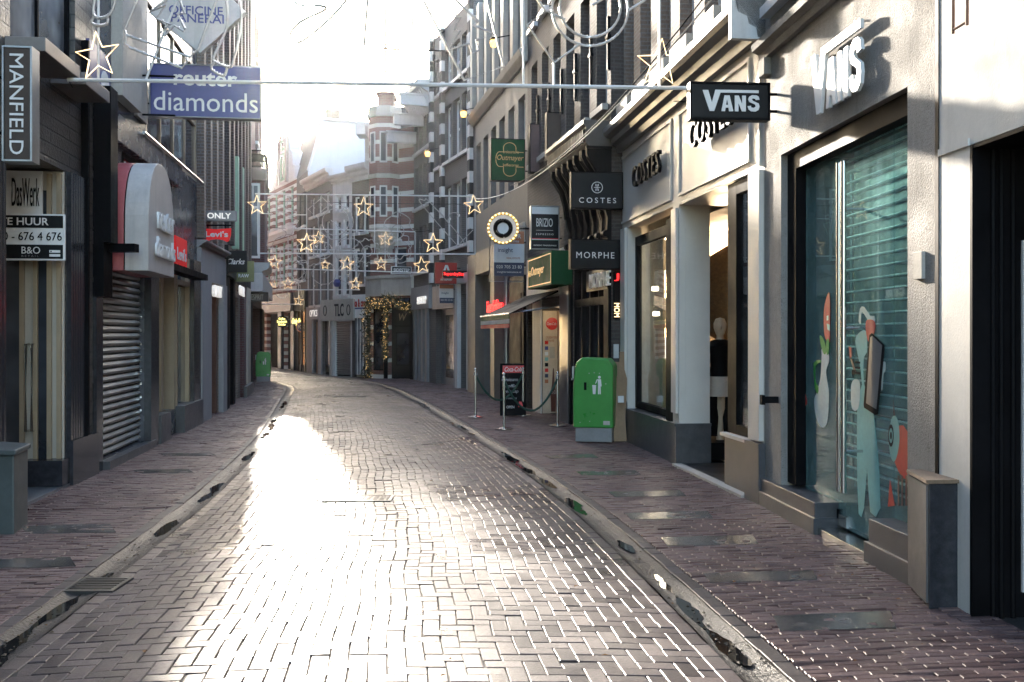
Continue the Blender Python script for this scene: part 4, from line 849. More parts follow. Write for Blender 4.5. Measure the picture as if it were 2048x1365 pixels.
m.tube([pl(x, y) - fD.t * .006 for x, y in top], .009, 5); m.tube([pl(x, y) - fD.t * .006 for x, y in bot], .009, 5); m.build('gold_line', 'gold', t)

# --- pale stone house with brown portal
opsE = [dict(kind='none', u0=fE.u(1000), u1=fE.u(968), z0=0, z1=3.3, rec=.4)]
for i in range(6): opsE += [dict(u0=.25 + i * 1.15, u1=.25 + i * 1.15 + .72, z0=5.1, z1=7.1, rec=.2, nz=2, fm='offwhite', pm='paneb', sill=False), dict(u0=.25 + i * 1.15, u1=.25 + i * 1.15 + .72, z0=8.3, z1=10.6, rec=.24, nz=2, pm='paneb', sill=False)]
tE = building(fE, 'stone_house', 'pale grey stone house with close-set tall windows above a brown shop portal', 10.9, pm('weathered sandstone', (.16, .148, .135), .75, var=.25, bs=40, bd=.008, streak=.4), opsE)
m = MB(); fE.prof(m, -.02, fE.L + .02, [(0, 7.75), (.06, 7.75), (.16, 7.9), (.20, 8.02), (0, 8.10)]); m.build('ledge', 'lstone', tE)
part(fE, tE, 'pier', 'lstone', *[(max(0, .25 + i * 1.15 - .38), .25 + i * 1.15 - .04, .0, .12, 8.102, 10.9) for i in range(7)])
brn = pm('brown stone portal', (.13, .105, .085), .5, var=.2)
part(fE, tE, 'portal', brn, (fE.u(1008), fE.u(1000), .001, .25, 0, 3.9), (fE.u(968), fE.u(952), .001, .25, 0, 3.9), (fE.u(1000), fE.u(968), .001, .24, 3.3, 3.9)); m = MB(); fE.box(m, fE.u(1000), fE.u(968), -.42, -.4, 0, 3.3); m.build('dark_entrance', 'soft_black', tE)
part(fE, tE, 'fascia', 'lstone', (fE.u(1050), fE.u(1010), .001, .05, 3.3, 4.2)); m = MB(); m.tube([fE.w(fE.u(1019), .08, 0), fE.w(fE.u(1019), .08, 3.4)], .06, 10); m.build('rainwater_pipe', 'galv', tE)
part(fE, tE, 'shop_front', 'black', (fE.u(1052), fE.u(1024), .001, .06, 0, 3.0)); m = MB(); fE.box(m, fE.u(1048), fE.u(1030), .061, .075, .1, 2.6); m.build('door', 'black', tE)
t = thing('shop_lettering', fE.w(fE.u(990), .2, 2.3), 'red lit name SuperdryStore on the brown portal behind the awning', 'shop lettering'); fascia_text(fE, 'SuperdryStore', 976, 1007, .30, 2.12, 2.5, 'neonred', t, depth=.04, bold=.01); part(fE, t, 'rail', 'black', (fE.u(1007, .28), fE.u(976, .28), .255, .29, 2.27, 2.31))
t, pl, tx, W, Hh = projsign(fE, fE.u(1052), 988, 1048, 462, 553, 'to-let board TE HUUR in orange, white and navy inside a pipe frame', 'white', th=.03)
for q, mt in (((.0, .72, 1, 1.0), 'orange'), ((.0, .0, 1, .30), 'navy')): rect(pl, t, *q, mt)
tx('TE HUUR', .10, .84, .8, .10, 'white', depth=.006, bold=.01); tx('Winkelruimte', .17, .75, .66, .06, 'white', depth=.006); tx('insight', .13, .50, .5, .13, 'navy', depth=.006); tx('REAL ESTATE', .42, .38, .45, .04, 'orange', depth=.006); tx('020 705 23 83', .08, .17, .84, .07, 'white', depth=.006); tx('insightrealestate.nl', .10, .06, .8, .05, 'white', depth=.006)
m = MB(); c4 = [pl(x, y) + fE.t * .03 for x, y in ((-.14, -.12), (1.1, -.12), (1.1, 1.12), (-.14, 1.12))]; m.tube(c4, .018, 6, closed=True)
for y in (.2, .8): m.tube([pl(-.14, y) + fE.t * .03, pl(1.1, y) + fE.t * .03], .008, 5)
m.build('pipe_frame', 'galv', t)
Yo = 20.6; c0 = at(1006, 457, Yo); t = thing('round_sign', c0, 'round white sign with a black ring letter and a rim of orange bulbs', 'sign'); r0 = .335
m = MB(); m.prism([c0 + Vector((r0 * math.cos(a), 0, r0 * math.sin(a))) for a in np.linspace(0, 6.283, 33)[:-1]], (0, .16, 0)); m.build('drum', 'white', t)
m = MB(); m.tube([c0 + Vector((.16 * math.cos(a), -.01, .16 * math.sin(a))) for a in np.linspace(0, 6.283, 29)[:-1]], .05, 6, closed=True); m.build('lettering', 'black', t)
m = MB(); m.tube([c0 + Vector((.305 * math.cos(a), -.004, .305 * math.sin(a))) for a in np.linspace(0, 6.283, 33)[:-1]], .03, 6, closed=True); m.build('rim', 'gold', t)
for a in np.linspace(0, 6.283, 25)[:-1]: m = MB(); m.lathe(c0 + Vector((.305 * math.cos(a), -.04, .305 * math.sin(a) - .02)), [(.0, 0), (.018, .006), (.022, .02), (.018, .034), (0, .04)], 8); m.build('bulb', 'warm', t)
m = MB(); m.tube([c0 + Vector((r0, .08, 0)), Vector((fE.w(0, 0, 0).x + .1, c0.y + .08, c0.z))], .02, 6); m.build('bracket', 'black', t)

# --- dark house with striped quoins
opsG = [dict(kind='none', u0=fG.u(940), u1=fG.u(922), z0=0, z1=2.9, rec=.25), dict(kind='none', u0=fG.u(912), u1=fG.u(872), z0=0, z1=2.5, rec=.25)] + grid(.35, fG.L - .5, 4, .82, [(4.4, 6.4), (7.2, 9.0), (9.6, 10.8)], rec=.2, nz=2, pm='paneb')
tG = building(fG, 'brick_house', 'narrow dark brick house with black and white striped quoins', 11.6, 'b_grey', opsG)
quoin_m = brick('striped quoin', (.018, .018, .018), (.025, .025, .024), (.02, .02, .02), bw=.8, bh=.34, ms=.004, bands=(.68, .34, (.62, .61, .58)))
for uq in (fG.L - .28, fG.L - 1.7, .05):
    m = MB(); fG.box(m, uq, uq + .24, .0, .12, 3.4, 11.7); m.build('quoin', quoin_m, tG)
part(fG, tG, 'shop_front', 'galv', (fG.u(940), fG.u(922), -.24, -.2, 0, 2.9)); part(fG, tG, 'shop_front', 'greymetal', (fG.u(912), fG.u(872), -.24, -.2, 0, 2.5), (fG.u(916), fG.u(912), .001, .08, 0, 2.6), (fG.u(912), fG.u(870), .001, .1, 2.5, 3.25))
m = MB(); fG.box(m, fG.u(908), fG.u(880), -.198, -.19, .25, 2.3); m.build('pane', 'pane', tG); part(fG, tG, 'white_trim', 'offwhite', (fG.u(946), fG.u(940), .001, .12, 0, 3.2), (fG.u(922), fG.u(917), .001, .12, 0, 3.2), (fG.u(946), fG.u(917), .001, .14, 3.2, 3.5))
t, pl, tx, W, Hh = projsign(fG, fG.u(922), 871, 914, 525, 568, 'square dark red sign with a white double-stroke A', 'red', th=.12); A = [(.30, .42), (.45, .88), (.56, .88), (.60, .76), (.50, .76), (.40, .42)]
for sh in (0, 1): mm = MB(); mm.prism([pl(x if not sh else 1.02 - x, y) for x, y in A], fG.t * -.006); mm.build('emblem', 'white', t)
tx('AKTIESPORT', .22, .14, .56, .09, 'white', depth=.006, bold=.01)
t, pl, tx, W, Hh = projsign(fG, fG.u(936), 886, 936, 541, 557, 'small black sign with red lit SuperdryStore letters', 'blacksh', th=.1); tx('SuperdryStore', .03, .22, .94, .55, 'neonred', depth=.01, bold=.015)
t, pl, tx, W, Hh = projsign(fG, fG.u(916), 879, 907, 569, 607, 'second small to-let board in orange, white and navy under the red square sign', 'white', th=.04)
rect(pl, t, 0, .78, 1, 1, 'orange'); rect(pl, t, 0, 0, 1, .28, 'navy'); tx('insight', .15, .46, .5, .14, 'navy', depth=.006); tx('020 705 23 83', .08, .12, .84, .09, 'white', depth=.006)
m = MB(); m.tube([pl(x, y) for x, y in ((-.2, -.15), (1.15, -.15), (1.15, 1.0), (-.2, 1.0))], .014, 5, closed=True); m.build('pipe_frame', 'galv', t)

# --- grey brick house with hoist beams
opsH = [dict(kind='none', u0=.35, u1=fH.L - .35, z0=0, z1=2.55, rec=.35)] + grid(.1, fH.L - .1, 4, .42, [(3.9, 5.5), (6.2, 7.7), (8.2, 9.3)], rec=.16, nz=2, pm='paneb')
tH = building(fH, 'brick_house', 'grey brick gabled house with three hoist beams and a bracketed white cornice', 10.0, 'b_grey', opsH)
m = MB(); fH.prof(m, -.1, fH.L + .1, [(0, 9.55), (.1, 9.6), (.14, 9.9), (.5, 10.1), (.55, 10.3), (0, 10.35)]); m.build('cornice', 'offwhite', tH)
m = MB()
for a in np.linspace(.1, fH.L - .1, 12): fH.prof(m, a - .05, a + .05, [(0, 9.3), (.12, 9.35), (.2, 9.7), (.42, 10.05), (0, 10.09)])
m.build('cornice_bracket', 'offwhite', tH)
for u_, z_ in ((.1, 9.45), (1.2, 9.0), (2.35, 8.6)): m = MB(); fH.box(m, u_, u_ + .22, 0, 1.05, z_, z_ + .34); fH.box(m, u_ - .05, u_ + .27, 0, 1.1, z_ + .342, z_ + .40); m.build('hoist_beam', 'offwhite', tH)
part(fH, tH, 'fascia', 'greywall', (-.05, fH.L + .05, .001, .12, 2.55, 3.35)); part(fH, tH, 'column', 'greymetal', *[(.35 + i * (fH.L - .95) / 3, .35 + i * (fH.L - .95) / 3 + .25, -.2, .10, 0, 2.549) for i in range(4)]); part(fH, tH, 'shop_front', 'blacksh', (.35, fH.L - .35, -.34, -.3, 0, 2.55))
t = thing('shop_lettering', fH.w(1, .1, 2.8), 'white raised name SIDESTEP on the grey fascia', 'shop lettering'); fascia_text(fH, 'SIDESTEP', 836, 853, .16, 2.72, 2.98, 'neonwht', t, depth=.05, bold=.02); part(fH, t, 'rail', 'black', (fH.u(853, .13), fH.u(836, .13), .121, .16, 2.83, 2.86))
t, pl, tx, W, Hh = projsign(fH, 1.2, 784, 822, 534, 547, 'black framed sign reading SIDESTEP in the middle of the star lights', 'blacksh', th=.1, frame='white'); tx('SIDESTEP', .08, .25, .84, .5, 'white', depth=.008, bold=.02)

# ---------------------------------------------------------------- end of the street
opsW = [dict(kind='none', u0=.12, u1=1.22, z0=0, z1=2.85, rec=.3)] + [dict(u0=.62, u1=1.2, z0=5.2, z1=7.0, rec=.15, nz=2, fm='offwhite'), dict(u0=.35, u1=.95, z0=4.0, z1=4.9, rec=.15)]
tW = building(fW, 'corner_house', 'red and white banded brick corner house with a brick chimney', 9.3, 'b_band', opsW, depth=5)
opsW2 = [dict(u0=.2, u1=.66, z0=5.6, z1=7.2, rec=.12, nz=2), dict(u0=.12, u1=.78, z0=.3, z1=2.7, rec=.1, fm='black', pm='pane', sill=False)]
wall_sheet(fW2, tW, -.1, 9.0, opsW2, 'b_band', name='side_wall', depth=.5)
part(fW, tW, 'door_surround', 'black', (.0, .12, .001, .10, 0, 3.0), (1.22, fW.L, .001, .10, 0, 3.0), (.12, 1.22, .001, .1, 2.85, 3.0)); m = MB(); fW.box(m, .13, 1.21, -.28, -.22, 0, 2.85); dr = m.build('door', 'blacksh', tW)
m = MB(); fW.box(m, .4, .95, -.219, -.21, .55, 1.7); m.build('pane', 'pane', dr); m = MB()
for q in ((.36, .40, .5, 1.75), (.95, .99, .5, 1.75), (.4, .95, .5, .54), (.4, .95, 1.71, 1.75), (.3, 1.05, 1.95, 2.0)): fW.box(m, q[0], q[1], -.219, -.2, q[2], q[3])
m.build('moulding', 'black', dr); lettering('W', fW.w(.86, -.215, 2.18), fW.right, (0, 0, 1), .36, .26, 'brass', dr, depth=.01, shear=.25)
for fc_, L_ in ((fW, fW.L), (fW2, fW2.L)): part(fc_, tW, 'stone_band', 'lstone', (-.02, L_ + .02, .002, .22, 3.1, 3.75), (-.02, L_ + .02, .002, .28, 3.752, 3.86), (-.02, L_, .002, .12, 8.55, 8.75))
a = fW.w(1.05, -.1, 0); m = MB(); m.box(a.x - .55, a.x + .0, a.y - .15, a.y + .8, 9.3, 10.55); m.box(a.x - .60, a.x + .05, a.y - .2, a.y + .85, 10.552, 10.7); m.build('chimney', 'b_red', tW)
m = MB(); m.box(a.x + .05, a.x + 1.0, a.y + .1, a.y + .9, 9.305, 10.2); m.build('roof_dormer', 'slate', tW)
# banded corner turret on a stepped corbel, with narrow white windows
tc = fW.w(fW.L - .05, .05, 0); m = MB(); oc = [(tc.x + .62 * math.cos(a), tc.y + .62 * math.sin(a)) for a in np.linspace(0, 2 * math.pi, 9)[:-1] + math.pi / 8]
m.prism([Vector((x, y, 5.6)) for x, y in oc], (0, 0, 4.1)); m.build('corner_turret', 'b_band', tW)
m = MB()
for i in range(6): k = .30 + .06 * i; m.prism([Vector((tc.x + (x - tc.x) * k / .6, tc.y + (y - tc.y) * k / .6, 4.7 + i * .15)) for x, y in oc], (0, 0, .149))
m.build('turret_corbel', 'lstone', tW); pass
for z, k in ((7.45, 1.07), (9.702, 1.14), (9.845, 1.05)): m = MB(); m.prism([Vector((tc.x + (x - tc.x) * k, tc.y + (y - tc.y) * k, z)) for x, y in oc], (0, 0, .14 if z < 9.8 else .25)); m.build('turret_cornice', 'lstone', tW)
for i in range(8):
    p, q = Vector((*oc[i], 0)), Vector((*oc[(i + 1) % 8], 0)); e = (q - p).normalized(); nn = Vector((e.y, -e.x, 0)); c_ = (p + q) / 2
    if nn.y > -.3: continue
    for z in (6.0, 8.0): m = MB(); m.obox(c_ - e * .14 + Vector((0, 0, z)) - nn * .02, e * .28, nn * .05, (0, 0, 1.15)); w = m.build('window', 'offwhite', tW); m = MB(); m.obox(c_ - e * .09 + Vector((0, 0, z + .06)) + nn * .02, e * .18, nn * .014, (0, 0, 1.03)); m.build('pane', 'pane', w)
part(fW, tW, 'name_plate', 'navy', (.15, .62, .101, .12, 2.87, 2.99))
# fairy-light garland round the corner shop
t = thing('light_garland', fW.w(fW.L, .2, 0), 'thick evergreen garland full of tiny warm bulbs round the corner shop front', 'garland')
path = [fW2.w(fW2.L - .05, .16, .02), fW2.w(fW2.L - .05, .16, 1.2), fW2.w(fW2.L - .05, .18, 2.6), fW2.w(fW2.L * .6, .2, 2.85), fW2.w(.2, .2, 2.75), fW.w(fW.L - .1, .22, 2.85), fW.w(.9, .2, 2.98), fW.w(.4, .18, 2.75), fW.w(.08, .16, 2.62)]
path2 = [fW.w(fW.L - .18, .15, 2.7), fW.w(fW.L - .12, .14, 1.7), fW.w(fW.L - .14, .14, .75)]
m = MB(); b = MB(); cp = catmull(path, 14); cp2 = catmull(path2, 14)
for seg, rr in ((cp, .15), (cp2, .08)):
    for p in seg:
        for _ in range(26):
            q = p + Vector(rng.normal(0, rr * .55, 3)); v1 = Vector(rng.normal(0, .07, 3)); v2 = Vector(rng.normal(0, .02, 3)); m.quad(q, q + v1, q + v1 + v2, q + v2)
        for _ in range(2):
            q = p + Vector(rng.normal(0, rr * .75, 3)); b.lathe(q - Vector((0, .1, .012)), [(0, 0), (.010, .010), (0, .020)], 5)
m.build('needles', 'foliage', t); tag(b.build('bulbs', 'warm', t), kind='stuff')

opsX = [dict(kind='none', u0=.15, u1=fX.L - .15, z0=0, z1=2.3, rec=.12)] + grid(.05, fX.L - .05, 2, .36, [(3.6, 5.0), (5.6, 7.0)], rec=.12, nz=2)
tX = building(fX, 'brick_house', 'narrow dark brick house with a white bracketed cornice, left of the banded corner house', 7.6, 'b_dark', opsX, depth=5)
cornice(fX, tX, -.05, fX.L + .05, 7.6, .6, .32, 'offwhite'); part(fX, tX, 'shop_front', 'white', (.0, fX.L, .001, .06, 2.3, 3.2)); m = MB(); fX.box(m, .15, fX.L - .15, -.1, -.06, .1, 2.3); m.build('pane', 'paneb', tX)
part(fX, tX, 'door_bars', 'offwhite', *[(.15 + i * .2, .18 + i * .2, -.06, -.03, .1, 2.3) for i in range(6)])
a = fX.w(.4, -.6, 0); m = MB(); m.box(a.x - .45, a.x + .5, a.y - .3, a.y + 2, 8.352, 9.6); m.build('dormer', 'offwhite', tX); m = MB(); m.box(a.x - .65, a.x - .3, a.y - 1.2, a.y - .3, 9.2, 9.6); m.box(a.x - .75, a.x + .6, a.y - .4, a.y + 2, 9.602, 9.7); m.build('hoist_beam', 'offwhite', tX)
t = thing('shop_lettering', fX.w(.6, .1, 2.7), 'red and blue lettering on the white shop front beside the garland', 'shop lettering'); lettering('nike & one', fX.w(fX.L - .12, .07, 2.72), fX.right, (0, 0, 1), fX.L - .35, .32, 'red', t, depth=.01, bold=.03)
m = MB(); fX.box(m, .2, fX.L - .2, .062, .066, 2.64, 2.70); m.build('underline', 'blue', t)

opsT = [dict(kind='none', u0=.12, u1=fT.L - .2, z0=0, z1=2.2, rec=.1)] + grid(.12, fT.L - .12, 2, .42, [(3.2, 4.75), (5.15, 6.2)], rec=.12, nz=2, fm='offwhite') + grid(.12, fT.L - .12, 2, .42, [(6.6, 7.2)], rec=.12)
tT = building(fT, 'white_house', 'white plastered narrow house above a rolled-down grey shutter', 7.7, 'offwhite', opsT, depth=5); cornice(fT, tT, -.03, fT.L + .03, 7.7, .3, .25, 'offwhite')
m = MB()
for i in range(24): z = .05 + i * .09; fT.prof(m, .12, fT.L - .2, [(-.09, z), (-.05, z + .02), (-.04, z + .06), (-.09, z + .088)])
m.build('roller_shutter', 'galv', tT)
t = thing('fascia_sign', fT.w(.5, .1, 2.3), 'long white fascia board with the letters TLC over the grey shutter', 'sign'); m = MB(); fT.box(m, -.3, fT.L + .75, .06, .14, 2.2, 3.05); m.build('panel', 'lstone', t)
lettering('TLC', fT.w(fT.L * .75, .142, 2.38), fT.right, (0, 0, 1), .7, .5, 'blacksh', t, depth=.01, bold=.02)
for uq in (fT.L * .02, fT.L * 1.25): mm = MB(); c_ = fT.w(uq, .145, 2.62); mm.tube([c_ + fT.t * (.12 * math.cos(a)) + Vector((0, 0, .2 * math.sin(a))) for a in np.linspace(0, 6.28, 17)[:-1]], .02, 5, closed=True); mm.build('emblem', 'blacksh', t)
m = MB(); p = fT.w(fT.L * .72, .05, 3.55); m.lathe(p, [(0, 0), (.1, .02), (.16, .16), (.1, .3), (0, .32)], 12); tag(m.build('round_plaque', 'blue', None), 'small round blue and white plaque on the white house', 'plaque')

opsU_ = [dict(kind='none', u0=.3, u1=1.5, z0=0, z1=2.3, rec=.15), dict(kind='none', u0=2.0, u1=2.9, z0=0, z1=2.3, rec=.2)] + grid(.2, fU.L - .3, 3, .62, [(2.9, 4.6), (5.0, 6.3), (6.7, 7.5)], rec=.14, nz=2, fm='offwhite')
tU = building(fU, 'brick_house', 'grey brick house with deep white cornice, between the white house and the dark gabled house', 7.9, 'b_grey', opsU_, depth=4); cornice(fU, tU, -.05, fU.L + .1, 7.9, .45, .34, 'offwhite')
part(fU, tU, 'shop_front', 'greywall', (.0, fU.L, .001, .08, 2.3, 2.85), (.0, .3, .001, .06, 0, 2.3), (1.5, 2.0, .001, .06, 0, 2.3), (2.9, fU.L, .001, .06, 0, 2.3)); part(fU, tU, 'pane', 'pane', (.3, 1.5, -.14, -.1, .4, 2.3)); part(fU, tU, 'door', 'wood', (2.0, 2.9, -.18, -.12, 0, 2.2))
t = thing('shop_lettering', fU.w(2, .1, 2.4), 'small violet-white letters on the grey fascia beside the wooden door', 'shop lettering'); lettering('OPTICS', fU.w(3.2, .082, 2.42), fU.right, (0, 0, 1), 1.2, .28, 'neonwht', t, depth=.01)

opsV = [dict(kind='room', u0=.5, u1=2.3, z0=.3, z1=2.7, rec=.1, dep=1.6, im='warmroom')] + grid(.3, fV.L - .2, 2, .7, [(4.1, 5.8), (6.5, 8.0)], rec=.12, nz=2, fm='black')
tV = building(fV, 'gabled_house', 'tall dark house with a steep slate roof and a blank white side wall', 8.8, 'b_dark', opsV, depth=9)
inn = -fV.n; A0 = fV.w(0, 0, 0)
m = MB(); g = [A0 + Vector((0, 0, 8.8)), A0 + inn * .65 + Vector((0, 0, 11.1)), A0 + inn * 8 + Vector((0, 0, 11.0)), A0 + inn * 9 + Vector((0, 0, 8.8))]; m.quad(*[p - fV.t * .003 for p in g]); m.quad(*[p - fV.t * .004 for p in (A0, A0 + Vector((0, 0, 8.8)), A0 + inn * 9 + Vector((0, 0, 8.8)), A0 + inn * 9)]); m.build('gable_wall', 'gable', tV)
m = MB(); m.prism([p + Vector((0, 0, .02)) for p in g], fV.t * (fV.L + 2.2)); m.build('roof', 'slate', tV)
m = MB(); q = [p - fV.t * .08 for p in g]; m.tube([q[0], q[1], q[2]], .07, 6); m.build('gable_edge', 'offwhite', tV)
m = MB(); c_ = A0 + inn * 1.2 + fV.t * .4; m.box(c_.x - .3, c_.x + .3, c_.y - .3, c_.y + .3, 11.0, 11.6); m.build('chimney', 'b_dark', tV)
part(fV, tV, 'fascia', 'black', (.0, fV.L, .001, .15, 2.75, 3.6)); part(fV, tV, 'shop_post', 'blacksh', *[(x, x + .12, -.05, .05, 0, 2.75) for x in (.0, .4, 1.35, 2.3, 2.65)]); part(fV, tV, 'display_shelves', 'blacksh', *[(1.5, 2.25, -.4, -.2, z, z + .04) for z in (.8, 1.15, 1.5, 1.85)])
m = MB(); fV.box(m, .54, 1.33, -.05, -.04, .3, 2.7); fV.box(m, 1.48, 2.28, -.05, -.04, .3, 2.7); m.build('pane', 'shopglass', tV)
t, pl, tx, W, Hh = projsign(fV, 1.4, 594, 618, 646, 663, 'oval navy sign reading FOSSIL', 'navy', th=.08); tx('FOSSIL', .08, .3, .84, .45, 'lbrass', depth=.01, bold=.02)
c_ = pl(.5, .5); m = MB(); m.tube([c_ - fV.t * .01 + fV.sright * (W * .56 * math.cos(a)) + Vector((0, 0, Hh * .62 * math.sin(a))) for a in np.linspace(0, 6.28, 23)[:-1]], .02, 5, closed=True); m.build('rim', 'orange', t)
t = thing('neon_sign', at(596, 648, 45), 'yellow neon script above the lit shop window at the bend', 'neon sign'); lettering('Only Best', at(584, 652, 45), (1, 0, 0), (0, 0, 1), .52, .34, 'neonyel', t, depth=.03, shear=.3, bold=.01); m = MB(); p = at(594, 650, 45.06); m.box(p.x - .3, p.x + .3, p.y, p.y + .04, p.z, p.z + .04); m.box(p.x - .02, p.x + .02, p.y + .041, p.y + .9, p.z, p.z + .04); m.build('rail', 'black', t)
c_ = at(564, 644, 46); t = thing('round_sign', c_, 'round black sign with yellow lit words Coffee Sandwich Drinks', 'sign'); m = MB(); m.prism([c_ + Vector((.30 * math.cos(a), 0, .27 * math.sin(a))) for a in np.linspace(0, 6.283, 25)[:-1]], (0, .12, 0)); m.build('disc', 'black', t); m = MB(); m.tube([c_ + Vector((.28, .06, .1)), Vector((-9.9, 46.06, c_.z + .1))], .02, 6); m.build('bracket', 'black', t)
for i, s_ in enumerate(('Coffee', 'Sandwich', 'Drinks')): w_ = (.3, .46, .32)[i]; lettering(s_, c_ + Vector((-w_ / 2, -.01, .09 - i * .13)), (1, 0, 0), (0, 0, 1), w_, .10, 'neonyel', t, depth=.01, bold=.02)
opsY = [dict(kind='none', u0=.5, u1=2.2, z0=0, z1=2.7, rec=.3), dict(kind='none', u0=2.8, u1=5.5, z0=0, z1=2.7, rec=.3)] + grid(.2, 8.8, 6, .8, [(4.1, 6.1), (6.9, 8.6)], rec=.18, nz=2, fm='mint', pm='paneb') + []
tY = building(fY, 'gabled_house', 'ornate white and red brick gabled house with mint green windows at the street end', 8.9, brick('white banded brick', (.22, .085, .07), (.27, .11, .09), (.2, .17, .15), bands=(.34, .17, (.68, .67, .64))), opsY, depth=6)
gp = [(.05, 8.9), (.2, 8.9), (.2, 9.5), (.5, 9.6), (.6, 10.2), (1.0, 10.4), (1.1, 11.2), (1.5, 11.4), (1.65, 12.3), (2.1, 12.8), (2.55, 12.3), (2.7, 11.4), (3.1, 11.2), (3.2, 10.4), (3.6, 10.2), (3.7, 9.6), (4.0, 9.5), (4.0, 8.9)]
m = MB(); m.prism([fY.w(u, .04, z) for u, z in gp], fY.n * -.5); m.build('stepped_gable', 'white', tY)
m = MB(); m.prism([fY.w(0, -.5, 8.9), fY.w(0, -2.4, 11.6), fY.w(0, -5, 11.6), fY.w(0, -6, 8.9)], fY.t * fY.L); m.build('roof', 'slate', tY)
m = MB(); fY.box(m, 1.25, 1.5, .04, .16, 8.9, 11.0); fY.box(m, 2.7, 2.95, .04, .16, 8.9, 11.0); m.tube([fY.w(2.1 + .5 * math.cos(a), .1, 10.6 + .6 * math.sin(a)) for a in np.linspace(0, 3.14, 12)], .1, 6); m.build('gable_ornament', 'lstone', tY)
for z, hh in ((9.05, 1.3), (10.5, .5)): window(fY, tY, dict(u0=1.75, u1=2.45, z0=z, z1=z + hh, rec=-.06, fm='mint', fw=.1, sill=False))
part(fY, tY, 'balustrade', 'white', (.0, fY.L, .05, .25, 6.55, 6.7), *[(.1 + i * .2, .2 + i * .2, .1, .2, 6.3, 6.549) for i in range(28)]); part(fY, tY, 'fascia', 'darkstone', (.0, fY.L, .001, .3, 2.75, 3.6)); part(fY, tY, 'shop_front', 'soft_black', (.5, 2.2, -.28, -.2, 0, 2.7), (2.8, 5.5, -.28, -.2, 0, 2.7)); part(fY, tY, 'column', 'darkstone', (.0, .5, .002, .15, 0, 2.75), (2.2, 2.8, .002, .15, 0, 2.75))
# plain terrace added out of view round the bend to block sky light
fZ = Facade((-10.9, 40.5), (-27.2, 77), 'L')
tZ = building(fZ, 'unseen_terrace', 'unseen brick terrace added round the bend behind the left corner house to block sky light', 13, 'b_red', grid(.4, fZ.L - .4, 18, .9, [(.9, 2.6), (4, 6), (7.2, 9), (10, 11.6)], nz=2))

# ================================================================ LEFT SIDE
# --- dark tiled shop with a bronze doorway
ua, ub = lA.u(3), lA.u(130)
opsLA = [dict(kind='none', u0=ua, u1=ub, z0=0, z1=3.42, rec=.8), dict(u0=lA.u(20), u1=lA.u(150), z0=4.42, z1=7.0, rec=.12, fm='black', nx=2, pm='paneb', sill=False), dict(u0=lA.u(166), u1=lA.u(214) - .12, z0=4.42, z1=7.0, rec=.12, fm='black', nx=1, pm='paneb', sill=False)]
opsLA = [o for o in opsLA if o['u1'] < lA.L]
tLA = building(lA, 'tiled_shop', 'dark horizontally ribbed tile building with a pale bronze doorway and metal window boxes', 14, 'siding', opsLA)
m = MB(); lA.box(m, ua, ub, -.82, -.8, 0, 3.42); m.build('recess_wall', 'lbrass', tLA)
m = MB(); lA.box(m, ub - .03, ub - .002, -.8, -.001, .0, 3.41); m.build('door_reveal', 'lbrass', tLA)
f = MB()
for d in (-.02, -.12, -.26, -.40, -.60): lA.box(f, ub - .075, ub - .031, d - .045, d, 0, 3.38)
f.build('door_frame', 'brass', tLA); g = MB(); lA.box(g, ub - .055, ub - .045, -.255, -.165, .12, 3.2); lA.box(g, ub - .055, ub - .045, -.60, -.445, .25, 3.2); g.build('pane', 'pane', tLA)
m = MB(); q0, q1 = lA.w(ub - .12, -.30, .62), lA.w(ub - .12, -.30, 1.55)
for d in (-.30, -.36): m.tube([lA.w(ub - .031, d, .62), lA.w(ub - .13, d, .62), lA.w(ub - .13, d, 1.55), lA.w(ub - .031, d, 1.55)], .016, 8)
m.build('door_handle', 'steel', tLA)
m = MB(); lA.box(m, ub - .10, ub - .08, -.78, -.20, 2.45, 3.40); bd_ = m.build('name_board', 'white', tLA); lettering('DasWerk', lA.w(ub - .102, -.51, 3.02), lA.n, (0, 0, 1), .28, .30, 'blacksh', bd_, depth=.006)
rib = MB()
for i in range(6): u = ub + .03 + i * .085; lA.box(rib, u, u + .06, .002, .055, .5, 3.42)
rib.build('ribbed_pier', 'darkstone', tLA); rib = MB()
for i in range(4): u = ua - .04 - i * .085; lA.box(rib, u - .06, u, .002, .055, .5, 3.42)
rib.build('ribbed_pier', 'darkstone', tLA); part(lA, tLA, 'plinth', 'darkstone', (ub + .02, lA.L - .02, .002, .08, 0, .5), (ua - .5, ua - .02, .002, .08, 0, .5), (ub - .25, ub, -.35, .05, 0, .32)); part(lA, tLA, 'doorstep', 'galv', (ua, ub, -.5, .05, 0, .045))
m = MB(); lA.box(m, ub + .55, ub + .60, .002, .08, .5, 5.0); m.build('corner_strip', 'black', tLA)
for a, b in ((9.09, 10.1), (10.3, 11.15)):
    u0, u1 = (a + 4) * lA.L / 15.75, (b + 4) * lA.L / 15.75; m = MB(); lA.box(m, u0, u1, .002, .36, 4.25, 4.38); m.build('window_box', pm('bronze metal ledge', (.19, .17, .155), .4, .3), tLA, bevel=.006)
t, pl, tx, W, Hh = projsign(lA, (8.3 + 4) * lA.L / 15.75, 8, 61, 95, 320, 'tall brown blade sign with MANFIELD in white letters running downward', 'brownsign', th=.16, frame='galv')
lettering('MANFIELD', pl(.22, .945), (0, 0, -1), lA.sright, Hh * .9, W * .52, 'white', t, depth=.006, bold=.012)
U_ = (10.35 + 4) * lA.L / 15.75
t, pl, tx, W, Hh = projsign(lA, U_, -25, 130, 427, 522, 'black and white to-let board TE HUUR with a phone number in the bronze doorway', 'white', th=.03, bracket=False)
